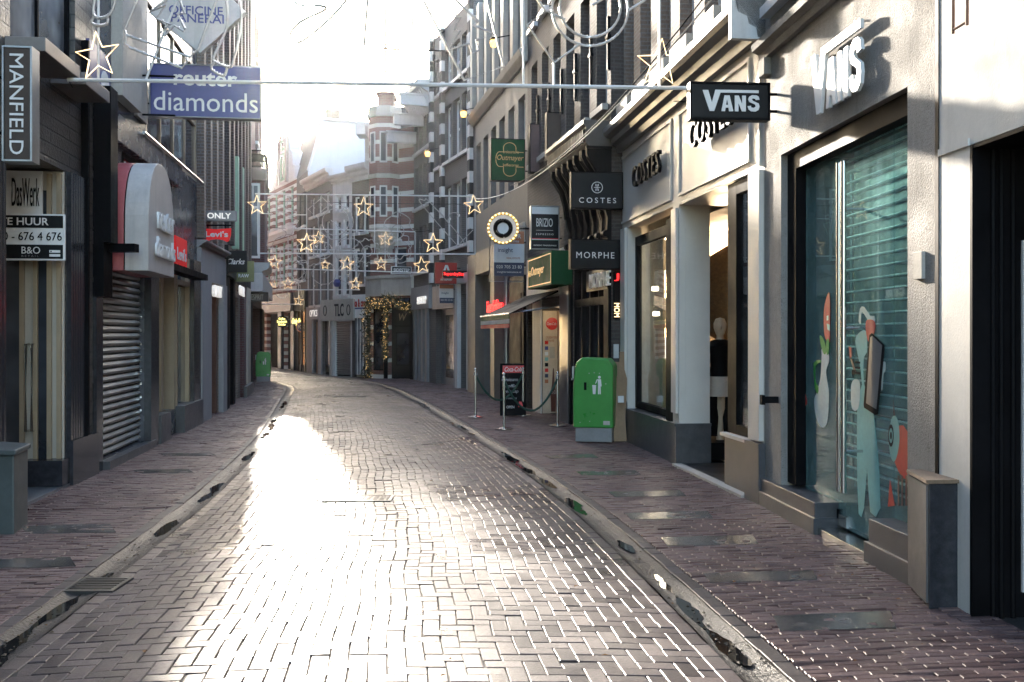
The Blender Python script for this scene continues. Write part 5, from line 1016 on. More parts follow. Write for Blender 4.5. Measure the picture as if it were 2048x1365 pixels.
rect(pl, t, .03, .70, .975, .965, 'blacksh'); rect(pl, t, .03, .04, .975, .34, 'blacksh'); tx('TE HUUR', .16, .755, .63, .16, 'white', depth=.006, bold=.012); tx('020 - 676 4 676', .06, .43, .90, .18, 'black', depth=.006); tx('B&O', .44, .145, .24, .15, 'white', depth=.006); tx('RETAIL', .44, .075, .22, .04, 'greymetal', depth=.006, space=1.5)
rect(pl, t, .80, .17, .94, .225, 'white', lift=.007); rect(pl, t, .80, .085, .94, .14, 'white', lift=.007); rect(pl, t, .815, .182, .83, .212, 'black', lift=.009)
part(lA, t, 'bracket', 'black', (U_ + .035, U_ + .06, -.35, .12, 2.55, 2.62))
# grey cabinet in the corner
t = thing('utility_cabinet', (-4.33, 8.55, 0), 'dark grey-green street cabinet with a scratched side at the left edge', 'cabinet')
q = lambda px, Y: (px - CX) / FPX * Y
m = MB(); m.prism([(-4.62, 8.16, 0), (q(28, 8.17), 8.17, 0), (q(56, 8.62), 8.62, 0), (-4.5, 8.75, 0)], (0, 0, .66)); m.build('body', 'cabinet', t, bevel=.012)
m = MB(); m.prism([(-4.66, 8.12, .662), (q(31, 8.13), 8.13, .662), (q(62, 8.66), 8.66, .662), (-4.5, 8.8, .662)], (0, 0, .045)); m.build('lid', 'cabinet', t, bevel=.01); m = MB(); m.prism([(-4.60, 8.2, -.02), (q(24, 8.2), 8.20, -.02), (q(52, 8.6), 8.6, -.02), (-4.5, 8.7, -.02)], (0, 0, .03)); m.build('foot', 'bingrey', t)

# --- jeweller: shutter, bulging arched canopy, curtain wall above
us_ = [lB.u(p) for p in (199, 288, 306, 322, 327, 351, 352, 379)]
opsLB = [dict(kind='none', u0=us_[0], u1=us_[1], z0=.12, z1=2.5, rec=.16), dict(kind='none', u0=us_[2], u1=us_[7], z0=.42, z1=3.0, rec=.7)]
cw = [dict(u0=lB.u(292), u1=lB.u(393), z0=4.48, z1=6.6, rec=.06, fm='brass', nx=4, nz=2, tr=.5, pm='pane', sill=False), dict(u0=lB.u(244), u1=lB.u(330), z0=3.3, z1=4.06, rec=.05, fm='black', pm=pm('red window poster', (.34, .055, .06), .12), sill=False), dict(u0=lB.u(292), u1=lB.u(393), z0=7.1, z1=9.6, rec=.06, fm='brass', nx=4, nz=2, tr=.5, pm='pane', sill=False)]
opsLB += cw
tLB = building(lB, 'jeweller_shop', 'dark metal clad shop with a steel roller shutter and bronze curtain wall windows', 15, 'dkmetal', opsLB)
m = MB()
for i in range(26): z = .13 + i * .091; lB.prof(m, us_[0], us_[1], [(-.14, z), (-.07, z + .012), (-.045, z + .045), (-.07, z + .08), (-.14, z + .09)])
m.build('roller_shutter', 'shutter', tLB); m = MB()
for i in range(8): z = .55 + i * .19; lB.box(m, us_[1] - .05, us_[1] - .02, -.044, -.02, z, z + .035)
m.build('shutter_clips', 'steel', tLB)
part(lB, tLB, 'stone_jamb', 'darkstone', (.02, us_[0], .002, .04, .0, 2.1), (us_[1], us_[2] - .06, .002, .10, .02, 2.5), (us_[7], lB.L - .02, .002, .08, .0, 3.0)); part(lB, tLB, 'dark_panel', 'black', (.02, us_[0] + .12, .002, .12, 2.1, 2.75), (.02, us_[0] + .05, .002, .20, 2.75, 4.6)); part(lB, tLB, 'stone_sill', 'greystone', (.3, us_[1] + .25, -.05, .12, 0, .115))
part(lB, tLB, 'stone_block', 'greystone', (us_[2], us_[4] - .03, -.1, .12, 0, .44), (us_[6], lB.L - .1, -.1, .14, 0, .46)); part(lB, tLB, 'brass_frame', 'brass', (us_[2], us_[2] + .07, -.1, -.02, .46, 3.0), (us_[3], us_[4], -.1, .0, .46, 3.0), (us_[6], us_[6] + .1, -.1, .01, .46, 3.0), (us_[7] - .1, us_[7], -.1, .01, .46, 3.0), (us_[6] + .1, us_[7] - .1, -.1, .01, 2.5, 2.58))
part(lB, tLB, 'brass_panel', 'brass', (us_[5] - .08, us_[5], -.68, .0, .0, 2.99)); part(lB, tLB, 'entrance_back', 'soft_black', (us_[2], us_[7], -.69, -.66, .0, 3.0)); g = MB(); lB.box(g, us_[2] + .07, us_[3], -.07, -.06, .46, 3.0); lB.box(g, us_[6] + .1, us_[7] - .1, -.07, -.06, .47, 2.98); g.build('pane', 'pane', tLB)
m = MB(); lB.box(m, us_[1] + .2, us_[7], .09, .32, 2.62, 2.72); m.build('soffit_beam', 'black', tLB)
part(lB, tLB, 'fascia_band', 'dkmetal', (.3, lB.u(352), .002, .10, 4.10, 4.44)); m = MB(); m.tube([lB.w(lB.u(270), .12, 4.46), lB.w(lB.L - .1, .12, 4.46)], .025, 8); m.build('gutter_rail', 'galv', tLB); part(lB, tLB, 'stone_pier', 'lstone', (lB.u(222), lB.u(262), .002, .14, 4.68, 12), (lB.u(268), lB.u(288), .002, .05, 4.68, 12))
lettering('SALE', lB.w(lB.u(246), .0, 3.58), lB.right, (0, 0, 1), .9, .38, 'white', tLB, depth=.006, bold=.02)
m = MB(); u0 = lB.u(165); lB.box(m, -.35, .55, .02, .06, 4.45, 5.05); t = m.build('blue_sign_band', 'blue', None); tag(t, 'blue sign band with part of a white letter behind the front window boxes', 'sign'); lettering('e', lB.w(.12, .062, 4.5), lB.right, (0, 0, 1), .36, .34, 'white', t, depth=.006, bold=.03)
t = thing('arched_canopy', lB.w(lB.u(300), .2, 2.4), 'bulging round-topped shop canopy, red inside and grey outside, with white neon script', 'canopy sign')
cu0, cu1, cz0, cz1 = lB.u(297, .5), lB.u(348, .5), 2.45, 3.90
def arch(e=0.0): return [(cu0 + e, cz0 + e), (cu1 - e, cz0 + e)] + [((cu0 + cu1) / 2 + (cu1 - cu0 - 2 * e) / 2 * math.copysign(abs(math.cos(a)) ** .8, math.cos(a)), cz1 - .95 + (.95 - e) * math.sin(a) ** .9) for a in np.linspace(0, math.pi, 19)]
for d0_, d1_, mt, nm in ((.002, .20, 'pink', 'red_body'), (.215, .50, 'archgrey', 'grey_body')): m = MB(); m.prism([lB.w(u, d0_, z) for u, z in arch()], lB.n * (d1_ - d0_)); m.build(nm, mt, t, bevel=.008)
m = MB(); m.prism([lB.w(u, .20, z) for u, z in arch(.015)], lB.n * .015); m.build('seam', 'black', t)
lettering('reuter', lB.w(cu0 + .42, .51, 3.02), lB.right, (0, 0, 1), 1.0, .26, 'white', t, depth=.03); lettering('diamonds', lB.w(cu0 + .30, .51, 2.66), lB.right, (0, 0, 1), 1.18, .26, 'white', t, depth=.03)
m = MB(); u = lB.u(244) - .3; p = at(244, 497, 12.1); m.box(p.x - .28, p.x + .19, 12.0, 12.15, p.z - .05, p.z + .05); t = m.build('alarm_box', 'black', None, bevel=.004); tag(t, 'small black box sticking out beside the arched canopy', 'alarm box')
m = MB(); p = at(360, 540, 16.3); m.box(p.x - .15, p.x + .02, 16.2, 16.4, p.z - .05, p.z + .05); t = m.build('wall_lamp', 'black', None, bevel=.004); tag(t, 'small black lamp box over the bronze shop window', 'lamp')
def diamond_sign():
    U = (13.95 - 11.75) / 6.75 * lB.L; P = []
    t = thing('projecting_sign', lB.w(U, .6, 4.6), 'grey diamond-shaped sign with OFFICINE PANERAI, top cut by the photo edge', 'sign')
    for px, py in ((297, 24), (400, 107), (492, 24), (400, -62)): d, z = lB.dz(U, px, py); P.append((d, z))
    m = MB(); m.prism([lB.w(U, d, z) for d, z in P], lB.t * .12); m.build('panel', 'archgrey', t, bevel=.006)
    for s_, px0, px1, py0, py1 in (('OFFICINE', 338, 446, 28, 15), ('PANERAI', 342, 448, 44, 31)):
        d0, z0 = lB.dz(U, px0, py0); d1, z1 = lB.dz(U, px1, py1); lettering(s_, lB.w(U - .004, d0, z0), lB.n, (0, 0, 1), d1 - d0, z1 - z0, 'blue', t, depth=.005, bold=.01)
    m = MB()
    for z in (4.75, 5.3): m.tube([lB.w(U + .06, 0, z), lB.w(U + .06, .5, z)], .015, 6)
    m.build('bracket', 'black', t)
diamond_sign()
U_ = (14.4 - 11.75) / 6.75 * lB.L
t, pl, tx, W, Hh = projsign(lB, U_, 301, 520, 128, 237, 'wide dark blue box sign with white words reuter diamonds', 'blue', th=.16, frame='greymetal')
tx('reuter', .21, .60, .58, .26, 'white', depth=.006, bold=.02); tx('diamonds', .03, .10, .95, .38, 'white', depth=.006, bold=.02)
t = thing('box_sign', lB.w(lB.u(356), .1, 3), 'red box sign with wavy lower edge facing the street on the dark metal shop', 'sign'); a, b = lB.u(350, .25), lB.u(373, .25)
ol = [(a, 2.62), (a, 3.18), (b, 3.18), (b, 2.62)] + [(b - (b - a) * x, 2.62 + .14 * math.sin(x * 2 * math.pi) ** 2) for x in np.linspace(.05, .95, 11)]
m = MB(); m.prism([lB.w(u, .06, z) for u, z in ol], lB.n * .2); m.build('box', 'litred', t, bevel=.005); lettering("Levi's", lB.w(a + .1, .262, 2.82), lB.right, (0, 0, 1), b - a - .2, .2, 'white', t, depth=.008, bold=.02)

# --- pale stone shop front with brick piers above
opsLC = [dict(kind='none', u0=lC.u(413), u1=lC.u(437), z0=0, z1=2.7, rec=.25)] + grid(.1, lC.L, 4, .38, [(3.7, 6.6), (7.4, 10)], rec=.18, nz=2, fm='greymetal', sill=False)
tLC = building(lC, 'brick_house', 'narrow brown brick house with a pale grey stone shop frame at street level', 15, 'b_brown', opsLC)
part(lC, tLC, 'stone_frame', 'greywall', (.02, lC.u(413), .001, .10, 0, 2.7), (lC.u(437), lC.L - .02, .001, .10, 0, 2.7), (.02, lC.L - .02, .001, .08, 2.7, 3.28)); cornice(lC, tLC, .0, lC.L, 3.282, .14, .18, 'greywall'); part(lC, tLC, 'brick_pier', 'b_brown', *[(.02 + i * .725, .24 + i * .725, .0, .13, 3.45, 14) for i in range(4)])
part(lC, tLC, 'door_frame', pm('dark red wood door', (.12, .05, .03), .4), (lC.u(421), lC.u(424), -.2, -.02, 0, 2.3), (lC.u(434), lC.u(437), -.2, -.02, 0, 2.69), (lC.u(413), lC.u(437), -.2, -.1, 2.3, 2.4)); part(lC, tLC, 'pane', 'paneb', (lC.u(413), lC.u(437), -.24, -.21, .1, 2.69))
t = thing('shop_lettering', lC.w(lC.u(425), 0, 2.4), 'white lit letters ONLY inside the pale stone door frame', 'shop lettering'); lettering('ONLY', lC.w(lC.u(421), .02, 2.42), lC.right, (0, 0, 1), 1.0, .24, 'neonwht', t, depth=.06, bold=.02); part(lC, t, 'rail', 'black', (lC.u(419), lC.u(436), -.04, .0, 2.53, 2.56))
t, pl, tx, W, Hh = projsign(lC, lC.u(404), 405, 473, 421, 443, 'slim grey projecting sign with white letters ONLY', 'greymetal', th=.1); tx('ONLY', .14, .22, .70, .56, 'neonwht', depth=.01, bold=.02)
U_ = lC.u(403); t = thing('projecting_sign', lC.w(U_, .5, 3.3), "bright red bat-wing shaped sign with white Levi's lettering", 'sign')
gp = lambda x, y: lC.w(U_, *lC.dz(U_, 403 + x * 59, 484 - y * 27)); m = MB(); m.prism([gp(*p) for p in ((0, 1), (.5, .93), (1, 1), (.985, .5), (.92, .06), (.84, .0), (.70, .16), (.5, .20), (.3, .16), (.16, .0), (.08, .06), (.015, .5))], lC.t * .06); m.build('panel', 'litred', t)
lettering("Levi's", gp(.13, .36) - lC.t * .003, lC.n, (0, 0, 1), (gp(.9, 0) - gp(.13, 0)).length, (gp(0, .8) - gp(0, .36)).length, 'white', t, depth=.005, bold=.03); m = MB(); m.tube([lC.w(U_ + .03, 0, gp(0, 1).z + .06), gp(1, 1) + Vector((0, .03, .06))], .015, 6); m.tube([gp(.2, .95) + Vector((0, .03, 0)), gp(.2, .95) + Vector((0, .03, .1))], .008, 5); m.tube([gp(.8, .95) + Vector((0, .03, 0)), gp(.8, .95) + Vector((0, .03, .1))], .008, 5); m.build('bracket', 'black', t)

# --- brick house with dark shops
opsLD = [dict(kind='none', u0=lD.u(452), u1=lD.u(460), z0=0, z1=2.9, rec=.3), dict(kind='none', u0=lD.u(464), u1=lD.u(476), z0=0, z1=2.6, rec=.3)] + grid(.1, lD.L - .1, 6, .62, [(3.9, 6.4), (7.2, 9.6), (10.2, 12.5)], rec=.2, nz=2, fm='greymetal', sill=False, pm='paneb')
tLD = building(lD, 'brick_house', 'tall dark brick house with tall narrow windows above two dark shop fronts', 15, 'b_brown', opsLD); part(lD, tLD, 'brick_pier', 'b_dark', *[(.0 + i * 1.13, .34 + i * 1.13, .0, .14, 3.7, 14) for i in range(7)])
part(lD, tLD, 'fascia', 'blacksh', (.02, lD.L - .02, .001, .12, 2.95, 3.6)); part(lD, tLD, 'shop_front', 'black', (.02, lD.u(452), .001, .08, 0, 2.949), (lD.u(460), lD.u(464), .001, .08, 0, 2.949)); part(lD, tLD, 'pane', 'pane', (lD.u(452), lD.u(460), -.29, -.26, 0, 2.9), (lD.u(464), lD.u(476), -.29, -.26, 0, 2.6)); part(lD, tLD, 'brick_column', 'b_maroon', (lD.u(480), lD.u(485), .001, .1, 0, 2.949)); part(lD, tLD, 'pale_frame', 'lbrass', (lD.u(486), lD.L - .02, .001, .12, .3, 2.949)); part(lD, tLD, 'plinth', 'greystone', (lD.u(478), lD.L, .121, .2, 0, .3))
part(lD, tLD, 'window_frame', 'mint', (lD.u(463), lD.u(464) + .1, .0, .16, 3.7, 5.9), (lD.u(474), lD.u(475) + .1, .0, .16, 3.7, 5.9))
t = thing('shop_lettering', lD.w(lD.u(468), .1, 2.6), 'small white lit letters over the narrow dark shop', 'shop lettering'); lettering('G-STAR', lD.w(lD.u(466), .13, 2.62), lD.right, (0, 0, 1), 1.5, .24, 'neonwht', t, depth=.04, bold=.02); part(lD, t, 'rail', 'black', (lD.u(466), lD.u(475), .10, .13, 2.7, 2.74))
t, pl, tx, W, Hh = projsign(lD, lD.u(446), 449, 494, 501, 545, 'square black projecting sign with white script Clarks', 'blacksh', th=.1); tx('Clarks', .1, .36, .8, .26, 'white', depth=.006, shear=.3, bold=.01)
t, pl, tx, W, Hh = projsign(lD, lD.u(463), 466, 508, 522, 564, 'olive green square projecting sign with white letters RAW', 'olive', th=.1); tx('RAW', .26, .2, .5, .17, 'white', depth=.006, bold=.02); rect(pl, t, .38, .48, .62, .54, 'white', 'emblem'); rect(pl, t, .56, .54, .62, .70, 'white', 'emblem')

# --- maroon corner house with balcony and bay
opsLE = [dict(kind='none', u0=1.5, u1=8.5, z0=0, z1=2.6, rec=.3)] + grid(5, lE.L - .3, 4, .7, [(4.2, 6.4), (8.2, 10.2), (11, 12.6)], rec=.2, nz=2)
tLE = building(lE, 'corner_house', 'maroon brick house at the left corner with a bay window and an iron balcony', 15.5, 'b_maroon', opsLE)
yb = 31.2; b0, b1 = 2.6, 5.2
def face(px, py): return lE.dz(b0, px, py)
dB = face(529, 500)[0]; zb0, zb1 = face(500, 518)[1], face(500, 362)[1]
m = MB(); lE.box(m, b0, b1, -.01, dB, zb0 - .12, zb1 + .02); m.build('bay', 'b_maroon', tLE)
d0, d1 = face(492, 400)[0], face(520, 400)[0]; f = MB(); zz0, zz1 = zb0 + .02, zb1 - .08
for q in ((d0, d0 + .07, zz0, zz1), (d1 - .07, d1, zz0, zz1), (d0 + .07, d1 - .07, zz0, zz0 + .07), (d0 + .07, d1 - .07, zz1 - .07, zz1), (d0 + .07, d1 - .07, zz0 + 1.55, zz0 + 1.62)): lE.box(f, b0 - .05, b0 - .003, *q)
lE.box(f, b0 - .03, b0 - .003, (d0 + d1) / 2 - .015, (d0 + d1) / 2 + .015, zz0 + 1.62, zz1 - .07)
w = f.build('window', 'offwhite', tLE); g = MB(); lE.box(g, b0 - .02, b0 - .002, d0 + .07, d1 - .07, zz0 + .07, zz1 - .07); g.build('pane', 'paneb', w)
cornice(lE, tLE, b0 - .12, b1 + .1, zb0 - .72, .6, dB + .15, 'greymetal', 'entablature'); m = MB(); lE.box(m, b0 - .1, b1 + .3, -.01, dB + .05, zb1 + .022, zb1 + .40); m.build('balcony_base', pm('brown moulded stone', (.07, .045, .04), .6), tLE)
m = MB(); za = zb1 + .40; zh = face(500, 302)[1]
loop = [lE.w(b0 - .08, .0, 0), lE.w(b0 - .08, dB + .02, 0), lE.w(b1 + .25, dB + .02, 0)]
P = catmull(loop, 1) and [loop[0].lerp(loop[1], x) for x in np.linspace(0, 1, 12)] + [loop[1].lerp(loop[2], x) for x in np.linspace(0, 1, 22)[1:]]
up = Vector((0, 0, 1))
for z in (za + .04, za + .2, zh - .12, zh): m.tube([p + up * z for p in P], .022, 5)
for i, p in enumerate(P):
    m.tube([p + up * za, p + up * zh], .014, 4); m.tube([p + up * (za + .3 + .12 * math.cos(a)) + (lE.n if i < 12 else lE.t) * (.07 * math.sin(a)) for a in np.linspace(0, 6.28, 9)[:-1]], .012, 4, closed=True)
m.build('balcony_railing', 'black', tLE)
part(lE, tLE, 'shop_front', 'black', (.0, 1.5, .001, .1, 0, 2.6), (8.5, lE.L, .001, .1, 0, 2.6), (1.5, 8.5, -.29, -.25, 0, 2.6)); part(lE, tLE, 'fascia', 'archgrey', (1.2, lE.L, .001, dB, 2.95, 3.5))
t = thing('fascia_sign', lE.w(2, .5, 2.6), 'dim dark sign board reading ESPRIT under the pale fascia of the maroon corner house', 'sign'); d0, d1 = lE.dz(1.6, 492, 580)[0], lE.dz(1.6, 537, 580)[0]; m = MB(); lE.box(m, 1.6, 1.7, d0, d1, 2.66, 2.94); m.build('panel', 'blacksh', t); lettering('ESPRIT', lE.w(1.597, d0 + .15, 2.71), lE.n, up, d1 - d0 - .3, .16, 'greymetal', t, depth=.006)

# ================================================================ STREET OBJECTS
def litter_bin(c, s, rz, label, proto=[]):
    if not proto:
        t = thing('litter_bin', (0, 0, 0), label, 'litter bin')
        m = MB(); side = [(-.31, .22), (.31, .22), (.31, 1.18), (.22, 1.285), (-.18, 1.30), (-.27, 1.22), (-.31, .9)]; m.prism([(x, -.24, z) for x, z in side], (0, .48, 0)); m.build('body', 'green', t, bevel=.02)
        m = MB(); m.prism([(-.28, -.22, 0), (.29, -.22, 0), (.29, .22, 0), (-.28, .22, 0)], (0, 0, .22)); m.build('foot', 'bingrey', t, bevel=.01)
        m = MB(); m.box(-.335, -.311, -.19, .19, .98, 1.16); m.box(-.345, -.335, -.21, .21, .95, .98); m.build('flap', 'galv', t); m = MB(); m.box(-.33, -.311, -.16, .16, .45, .82); m.build('front_panel', 'signgreen', t)
        m = MB(); m.box(-.14, -.10, -.246, -.238, .80, .92); m.build('lock', 'black', t)
        m = MB(); e = -.2445                                     # pictogram: figure dropping litter in a basket
        cc = lambda x, z: (x, e, z); m.prism([cc(.10 + .022 * math.cos(a), 1.0 + .022 * math.sin(a)) for a in np.linspace(0, 6.28, 13)[:-1]], (0, -.003, 0))
        for L_ in ([(.075, .97), (.125, .97), (.135, .86), (.12, .86), (.122, .74), (.103, .74), (.10, .85), (.097, .74), (.078, .74), (.08, .88)], [(.075, .965), (.045, .90), (.035, .905), (.062, .97)], [(-.01, .88), (.05, .88), (.04, .74), (.0, .74)], ): m.prism([cc(*p) for p in L_], (0, -.003, 0))
        m.build('pictogram', 'white', t); m = MB()
        for x, z in ((-.06, 1.06), (.02, 1.07), (.1, 1.06), (.2, .9), (-.2, .3), (.2, .3), (-.05, .32)): m.prism([(x + .008 * math.cos(a), e, z + .008 * math.sin(a)) for a in np.linspace(0, 6.28, 9)[:-1]], (0, -.003, 0))
        m.build('rivets', 'galv', t); m = MB(); m.box(.16, .26, -.2455, -.241, .27, .33); m.build('sticker', 'galv', t); proto.append(t)
        r = t
    else:
        r = proto[0].copy(); col.objects.link(r); r['label'] = label
        for ch in proto[0].children: k = ch.copy(); col.objects.link(k); k.parent = r
    r.location = c; r.rotation_euler = (0, 0, rz); r.scale = (s, s, s); r['group'] = 'green litter bins'; return r
b_ = gpt(1191, 889); litter_bin((b_.x + .02, b_.y + .24, .03), .98, R(-14), 'large green litter bin with a white pictogram standing by the cream shop')
b_ = gpt(524, 765); litter_bin((b_.x, b_.y + .2, .02), .80, R(10), 'distant green litter bin at the foot of the left corner house')
t = thing('cardboard_stack', fC.w(fC.L - .05, .25, 0), 'flattened brown cardboard boxes leaning on the wall behind the green bin', 'cardboard'); o = gpt(1235, 889)
for i, (x, y, w_, h_, a) in enumerate(((.00, .16, .17, .98, .03), (.02, .12, .20, .72, -.05), (.05, .20, .14, 1.36, .06), (-.05, .24, .2, 1.2, .0))):
    m = MB(); m.obox((o.x + x - .06, o.y + y, .03), (w_, .05, 0), (.0, .012, 0), (a * h_, .12, h_)); k = m.build('sheet', 'cardboard', t)
m = MB(); m.obox((o.x + .02, o.y + .11, .62), (.09, .02, 0), (0, .003, 0), (0, .01, .1)); m.build('label', 'white', t)
def stanchion(px, py, label):
    g = gpt(px, py); t = thing('rope_post', (g.x, g.y, .03), label, 'rope post', 'chrome rope posts outside the snack bar'); z = .03
    m = MB(); m.lathe((g.x, g.y, z), [(.0, 0), (.16, 0), (.16, .012), (.05, .035), (.025, .04), (0, .04)], 20); m.build('base', 'steel', t, smooth=True)
    m = MB(); m.lathe((g.x, g.y, z + .035), [(.0, 0), (.022, 0), (.022, .80), (.03, .80), (.03, .86), (.016, .87), (.014, .885), (.0, .886)], 14); m.build('pole', 'steel', t, smooth=True)
    m = MB(); m.lathe((g.x, g.y, z + .915), [(0, 0), (.022, .01), (.028, .03), (.022, .05), (0, .06)], 12); m.build('knob', 'steel', t, smooth=True); m = MB(); m.tube([(g.x - .04, g.y, z + .84), (g.x + .04, g.y, z + .84)], .012, 6); m.build('hook', 'steel', t); return Vector((g.x, g.y, z + .84))
h1 = stanchion(951, 838, 'chrome rope post farthest left, standing alone before the chalkboard'); h2 = stanchion(1008, 862, 'chrome rope post in front of the chalkboard sign'); h3 = stanchion(1115, 855, 'chrome rope post right of the lit doorway with posters'); h4 = stanchion(1046, 834, 'chrome rope post half hidden behind the chalkboard sign')
def rope(a, b, sag, label):
    pts = [a.lerp(b, x) - Vector((0, 0, sag * 4 * x * (1 - x))) for x in np.linspace(0, 1, 15)]; m = MB(); m.tube(pts, .02, 8); tag(m.build('barrier_rope', 'rope', None, smooth=True), label, 'rope')
rope(h1, h4, .52, 'dark green rope drooping from the far left post to the hidden post'); rope(h2, h3, .55, 'dark green rope drooping across the doorway between two posts')
g = gpt(1026, 838); g.y += .35; t = thing('chalkboard_sign', (g.x + .02, g.y, .03), 'dark folding chalkboard with a red Coca-Cola header outside the snack bar', 'pavement sign')
k = FPX / g.y; bw = 52 / k / 2; bh = 104 / k
m = MB(); m.obox((g.x - bw, g.y, .03), (2 * bw, .06, 0), (0, .03, 0), (0, .20, bh)); m.build('board', 'black', t, bevel=.006)
m = MB(); m.obox((g.x - bw, g.y + .62, .03), (2 * bw, .06, 0), (0, .02, 0), (0, -.36, bh * .98)); m.build('rear_board', 'black', t)
fr = lambda x, y: Vector((g.x - bw + 2 * bw * x, g.y + .06 * x + .20 * y - .004, .03 + bh * y)); rv = (Vector(fr(1, 0)) - fr(0, 0)).normalized(); uv_ = (Vector(fr(0, 1)) - fr(0, 0)).normalized()
m = MB(); m.prism([fr(.10, .82), fr(.93, .82), fr(.93, .96), fr(.10, .96)], (0, -.004, 0)); m.build('header', 'redsign', t); lettering('Coca-Cola', fr(.18, .845) - Vector((0, .006, 0)), rv, uv_, 1.35 * bw, .09 * bh, 'white', t, depth=.006, shear=.3)
for i, s_ in enumerate(('croissants', 'koffie', 'vers sap', 'broodjes')): lettering(s_, fr(.16 + .04 * (i % 2), .66 - i * .12) - Vector((0, .002, 0)), rv, uv_, (1.1 - .2 * (i % 2)) * bw, .06 * bh, 'greymetal', t, depth=.002, shear=.2, name='chalk_writing')
m = MB(); m.prism([fr(.70, .16), fr(.88, .18), fr(.84, .26), fr(.74, .27)], (0, -.003, 0)); m.build('chalk_drawing', 'redsign', t); lettering('OPEN', fr(.25, .14) - Vector((0, .002, 0)), rv, uv_, .6 * bw, .05 * bh, 'white', t, depth=.002)
# wall lamps
for px, py, fc, lab in ((855, 306, fH, 'lower orange wall lamp on the grey brick gabled house'), (927, 226, fG, 'orange wall lamp on the striped-quoin house, second from the top'), (987, 84, fE, 'topmost orange wall lamp beside the sunlit ledge')):
    U = fc.u(px, .5); d, z = fc.dz(U, px, py); t = thing('wall_lamp', fc.w(U, d, z), lab, 'wall lamp', 'orange wall lamps')
    m = MB(); p = fc.w(U, d, z); m.lathe(p - up * .12, [(.0, 0), (.06, .0), (.09, .1), (.07, .16), (0, .17)], 8); m.build('lamp_glass', 'lampglow', t); m = MB(); m.lathe(p + up * .05, [(.0, 0), (.10, .0), (.07, .05), (0, .07)], 8); m.tube([p + up * .08, fc.w(U, .0, z + .2)], .014, 5); m.build('bracket', 'black', t)
# street lamp arm on the roof line, cables
t = thing('roof_ornament', at(868, 100, 31), 'thin curved iron cable bracket against the sky above the quoined house', 'cable bracket'); m = MB()
m.tube([at(868, 165, 31), at(868, 80, 31), at(874, 68, 31), at(890, 63, 31)], .022, 5); m.tube([at(843, 106, 31), at(848, 101, 31), at(895, 103, 31)], .022, 5); m.tube([at(868, 110, 31), at(868, 122, 31)], .05, 6); m.tube([at(868, 165, 31), fG.w(fG.L - .6, .0, 9.6), fG.w(fG.L - .6, -.3, 9.6)], .02, 5); m.build('arm', 'black', t)
def cable(a, b, sag, r, label, mat='black'):
    pts = [a.lerp(b, x) - up * (sag * 4 * x * (1 - x)) for x in np.linspace(0, 1, 17)]; m = MB(); m.tube(pts, r, 5); tag(m.build('cable', mat, None), label, 'cable')
cable(at(1022, 372, 18.6), at(1412, -10, 9.9), .30, .008, 'black overhead cable sagging along the right fronts past the corbelled cornice'); cable(at(952, 398, 26), at(1440, -20, 9.8), .55, .008, 'pale overhead cable sagging along the right fronts to the far garland', 'bar')
cable(fG.w(1.0, .1, 5.6), lE.w(1.5, .2, 5.7), .02, .010, 'thin cable carrying the second garland across the street'); cable(fC.w(1.6, .05, 4.25), fC.w(1.6, .05, 4.25) + Vector((-.4, -.05, .02)), .0, .006, 'short tie wire fixing the nearest garland to the cream shop')
cable(lA.w(lA.L - .6, .02, 4.35), Vector((-4.46, 10, 4.22)), .02, .006, 'short tie wire fixing the nearest garland to the left buildings')

# ---------------------------------------------------------------- star garlands
proto_star = []
def star(p, size, label, rod=None):
    if not proto_star:
        o = thing('star_light', (0, 0, 0), label, 'star light'); m = MB(); P = [(math.sin(a * math.pi / 5) * (.5 if a % 2 == 0 else .20), 0, math.cos(a * math.pi / 5) * (.5 if a % 2 == 0 else .20)) for a in range(10)]
        m.tube(P, .013, 6, closed=True); m.build('lit_outline', 'star', o); m = MB(); m.tube([(x * .97, .022, z * .97) for x, y, z in P], .010, 5, closed=True); m.build('frame', 'bar', o); r = o; proto_star.append(o)
    else:
        r = proto_star[0].copy(); col.objects.link(r); r['label'] = label
        for ch in proto_star[0].children: k = ch.copy(); col.objects.link(k); k.parent = r
    r.location = p; r.scale = (size,) * 3; r.rotation_euler = (R(rng.normal(0, 3)), R(rng.normal(0, 4)), R(rng.normal(0, 9))); r['group'] = 'lit star lights on the garlands'; return r
def garland(Y, bars, rods, motifs, label, r=.018, zoff=0):
    """bars / rods / motif outlines, read on the vertical plane at Y"""
    p0 = at(*bars[0][0], Y); t = thing('string_light_garland', p0, label, 'light garland', 'garland frames across the street'); A = lambda q: at(q[0], q[1], Y)
    for b in bars: m = MB(); m.tube([A(b[0]), A(b[1])], r * 1.15, 6); m.build('bar', 'bar', t)
    for b in rods: m = MB(); m.tube([A(b[0]) + Vector((0, .02, 0)), A(b[1]) + Vector((0, .02, 0))], r * .7, 6); m.build('rod', 'bar', t)
    for pts, cl, sm in motifs:
        P = [A(q) for q in pts]; P = catmull(P, 5, cl) if sm else P; m = MB(); m.tube(P, r * .75, 6, closed=cl)
        L = P + ([P[0]] if cl else []); step = .085 if Y < 15 else .25; acc = 0                     # small bulbs along the tube
        for a, b in zip(L[:-1], L[1:]):
            n = max(1, int((b - a).length / step))
            for k in range(n): q = a.lerp(b, (k + .5) / n); m.tube([q + Vector((0, -r * 1.2, r * .4)), q + Vector((0, r * 1.2, r * 1.1))], r * .32, 4)
        m.build('motif', 'tube', t)
    return t
c1 = lambda L: [(x / 2.528, y / 2.528) for x, y in L]; c5 = lambda L: [(x / 3.413 + 820, y / 3.413) for x, y in L]
ell = lambda cx, cy, rx, ry, n=28, a0=0: [(cx + rx * math.cos(a), cy + ry * math.sin(a)) for a in np.linspace(a0, a0 + 2 * math.pi, n + 1)[:-1]]
